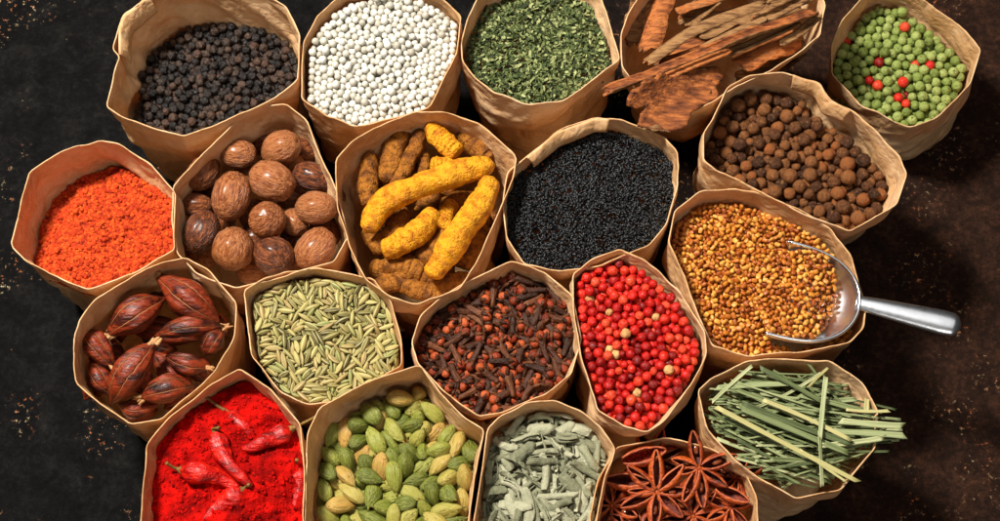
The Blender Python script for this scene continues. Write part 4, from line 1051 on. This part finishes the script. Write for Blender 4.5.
bark([(648,84,12),(690,66,13),(730,50,11)], 9, 1.6, .6, 15, 'thin pale edged sliver of bark lying on the longest strip', flip=True)
bark([(676,10,-8),(712,-2,-6),(748,-14,-6)], 13, 1.3, 2.7, 16, 'olive brown bark splinter at the top edge of the photo')
bark([(662,66,-10),(700,52,-12),(742,30,-14)], 16, 1.3, .3, 17, 'dark bark strip in the gap above the wide slab', flip=True)
bark([(780,44,-6),(800,32,-4),(819,14,-2)], 10, 1.4, .3, 18, 'small bark chip at the right wall of the bag')
bark([(736,84,-52),(772,66,-50),(804,44,-50)], 26, .7, 0, 14, 'shadowed bark piece deep behind the front rim')

# ------------------------------------------------------------------ lemongrass
g = BAGS['grass']; zt = g.rimz
def blade(p0, p1, w, z0, z1, fold, seed, mat, sag=3, label=None, name='lemongrass_blade'):
    A = U(*p0, zt+z0); Bq = U(*p1, zt+z1); n = 18; t = np.linspace(0, 1, n)[:, None]
    side = np.cross(Bq-A, [0, 0, 1.0]); side /= np.linalg.norm(side); L = np.linalg.norm(Bq-A)
    rs = np.random.default_rng(seed); bow = rs.normal(0, .018)*L
    P = A+(Bq-A)*t+side*bow*np.sin(t*math.pi)+np.array([0, 0, 1.0])*(-sag*np.sin(t*math.pi)*rs.uniform(-.3, 1))
    m = 5; s_ = np.linspace(-1, 1, m); G = np.zeros((n, m, 3)); ro = rs.normal(0, .3)
    for i in range(n):
        ww = w/2*(1+.06*math.sin(i*.7+seed)); tw = ro+.3*rs.uniform(-1, 1)*0+.25*math.sin(i/n*2+seed)
        y = s_*ww; z = np.abs(s_)*ww*fold
        G[i] = P[i]+side*(y*math.cos(tw)-z*math.sin(tw))[:, None]+np.array([0, 0, 1.0])*(y*math.sin(tw)+z*math.cos(tw))[:, None]
    # slanted cut ends
    d = (Bq-A)/L
    G[0] += d*(s_*w*rs.uniform(-.6, .6))[:, None]; G[-1] += d*(s_*w*rs.uniform(-.6, .6))[:, None]
    c = P.mean(0); V, Fc, uv, mi = sheet(G, .7)
    R = np.array(quat_x(Bq-A).to_matrix())
    o = link(name, mk(name, (V-c)@R, Fc, [mat], uv=uv), loc=c, rot=quat_x(Bq-A))
    return tag(o, label or 'cut grey green lemongrass blade in the tangled bundle', 'lemongrass blade', 'lemongrass blades in their bag' if not label else 'lemongrass pieces that stand out from the bundle')
sdg = g.sdf(3)
rimpoly = g.sdf(2, d=4)
k = 0; tries = 0
while k < 285 and tries < 8000:
    tries += 1
    lay = k/285
    p = rand_in(sdg, 1, 4)[0]; px, py, _ = PROJ([*p, zt-18])
    an = math.radians(random.gauss(-8, 14)); 
    if random.random() < .12: an += random.uniform(-.9, .9)
    L = random.uniform(50, 115); dx, dy = math.cos(an)*L/2, -math.sin(an)*L/2
    a, b_ = (px-dx, py-dy), (px+dx, py+dy)
    zz = -32+lay*34
    ok = True
    for e in (a, b_):
        w = U(*e, zt+zz)[:2]; d_, _, _ = samp(rimpoly, w[:1], w[1:])
        lim = 2
        if e is b_ and lay > .55 and 405 < e[1] < 452 and e[0] < 905: lim = -60
        if d_[0] < lim: ok = False
    if not ok: continue
    blade(a, b_, random.uniform(1.2, 3.1) if random.random() < .86 else random.uniform(3.4, 5.5), zz+random.uniform(-2, 2), zz+random.uniform(-2, 2), random.uniform(.1, .9), k, M['grass'])
    k += 1
for i, (a, b_, w, z, m, lb) in enumerate([((742,403),(852,444),5.5,6,'grass','broadest lemongrass blade in the middle of the bundle'), ((763,400),(850,440),4,8,'straw','pale straw coloured lemongrass stalk lying on the broadest blade'),
    ((716,407),(858,482),4.5,9,'straw','long pale stalk slanting down right across the front of the bundle'), ((826,377),(820,438),4.5,11,'grass','upright narrow blade crossing the bundle near its right end'),
    ((819,432),(822,487),4.5,8,'grass','short upright blade at the front edge of the bundle'), ((846,410),(889,411),3,6,'straw','thin pale stalk poking out over the right rim'),
    ((867,399),(866,420),5,-2,'straw','short pale stub standing by the right rim'), ((760,368),(822,402),5,6,'grass','blade slanting down right from the back rim'), ((828,368),(808,388),2.5,8,'straw','thin pale stem sticking up at the back of the bundle'),
    ((800,450),(846,482),2.5,10,'straw','thin pale stem tip reaching over the front rim'), ((840,421),(903,426),6,8,'grass','upper blade of those reaching over the right rim'), ((836,432),(905,436),6,7,'grass','lower blade of those reaching over the right rim'),
    ((820,446),(884,438),5,6,'grass','blade end by the right rim just below the two longest ones'),((740,408),(848,453),5.5,5.5,'grass','pale wide blade lying under the straw coloured stalk in the middle of the bundle'),((716,388),(790,384),5,3,'grass','level blade near the back left rim'),((712,402),(752,366),3.5,4,'grass','blade slanting up right at the back left corner')]):
    blade(a, b_, w, z, z+1, .25, 500+i, M[m], 1, lb)

# ------------------------------------------------------------------ scoop
zS = SCP['z']
yv = np.array([-ax[1], ax[0]])
loc2 = (rimW-cxs)@np.stack([ax, yv], 1)     # u along the axis, v across
upper = loc2[:7]; lower = loc2[::-1][:8]
u0, u1 = max(upper[0][0], lower[0][0])-2, loc2[:, 0].max()
n, m = 46, 33; us = u0+(u1-u0)*np.sin(np.linspace(0, math.pi/2, n)); G = np.zeros((n, m, 3))
yu = lambda u: np.interp(u, [u0, u0+15, u0+(u1-u0)*.35, u0+(u1-u0)*.6, u0+(u1-u0)*.8, u0+(u1-u0)*.93, u1], [1.0, 1.0, .99, .93, .74, .45, .03])
vmax = np.abs(loc2[:, 1]).max()
vc = (loc2[:, 1].max()+loc2[:, 1].min())/2
vw = (loc2[:, 1].max()-loc2[:, 1].min())/2
for i, u in enumerate(us):
    k_ = (u-u0)/(u1-u0)
    w = vw*math.sqrt(max(.0008, 1-k_**3.0)); 
    dpt = 34*math.sqrt(max(.0008, 1-k_**3.4))
    an = np.linspace(-math.pi/2, math.pi/2, m)
    cut = 0 if k_ > .25 else (1-k_/.25)*12
    G[i, :, 0] = u+cut*np.cos(an)*.9; G[i, :, 1] = vc+w*np.sin(an)*(1+.04*np.cos(an)); G[i, :, 2] = -dpt*np.cos(an)**.8 if False else -dpt*np.maximum(0, np.cos(an))**.75
V, Fc, uv, mi = sheet(G, 1.8)
Rm = np.array([[ax[0], yv[0], 0], [ax[1], yv[1], 0], [0, 0, 1.0]])
so = np.array([*cxs, zS]); sc = tag(link('metal_scoop', None, loc=so), 'shiny metal scoop with a tapered handle, lying full of golden seeds', 'scoop'); sc.empty_display_size = .02
link('bowl', mk('bowl', V@Rm.T, Fc, [BRUSHED], uv=uv), sc)
# rolled rim of the bowl
rim = np.vstack([G[:, 0], G[::-1, -1]]); V, Fc, uv = tube(respline(rim[::3], 90), np.full(90, 1.7), 8); link('rolled_rim', mk('rolled_rim', V@Rm.T, Fc, [STEEL]), sc)
hA = U(856, 302, zS-3)-so; hB = U(961, 327, zS+6)-so
P = respline([hA, hA+(hB-hA)*.12, hA+(hB-hA)*.5, hB], 40); t = np.linspace(0, 1, 40)
rad = np.interp(t, [0, .06, .16, .3, .6, .88, .95, .985, 1], [9.5, 8, 7.2, 8, 10.6, 13, 12.2, 9, 2.5])
V, Fc, uv = tube(P, rad, 32, None, .5); link('handle', mk('handle', V, Fc, [BRUSHED]), sc)

# ------------------------------------------------------------------ camera, light
cam = bpy.data.cameras.new('camera'); co = bpy.data.objects.new('camera', cam); COL.objects.link(co); scn.camera = co
cam.sensor_width = 36; cam.lens = 36*F/1000; co.location = Vector((CAM*S).tolist())
co.rotation_euler = (TILT, 0, 0); cam.clip_start = .01; cam.clip_end = 30
def area(name, loc, target, size, energy, col):
    l = bpy.data.lights.new(name, 'AREA'); l.shape = 'RECTANGLE'; l.size, l.size_y = size; l.energy = energy; l.color = col
    o = bpy.data.objects.new(name, l); COL.objects.link(o); o.location = loc
    o.rotation_euler = (Vector(target)-Vector(loc)).to_track_quat('-Z', 'Y').to_euler(); return o
area('key_softbox', (-.55, .38, 1.3), (0, 0, .1), (.22, .22), 43, (1, .95, .87))
area('overhead_softbox', (.2, .45, 1.5), (0, 0, .1), (1.6, 1.2), 4.6, (1, .97, .93))
area('front_fill', (.2, -1.2, 1.2), (0, 0, .1), (.6, .5), 4.2, (1, .94, .87))
w = bpy.data.worlds.new('World'); scn.world = w; w.use_nodes = True
w.node_tree.nodes['Background'].inputs[0].default_value = (1, .97, .92, 1); w.node_tree.nodes['Background'].inputs[1].default_value = .025
scn.view_settings.view_transform = 'Standard'; scn.view_settings.look = 'None'; scn.view_settings.exposure = 0
print('objects', len(COL.objects))
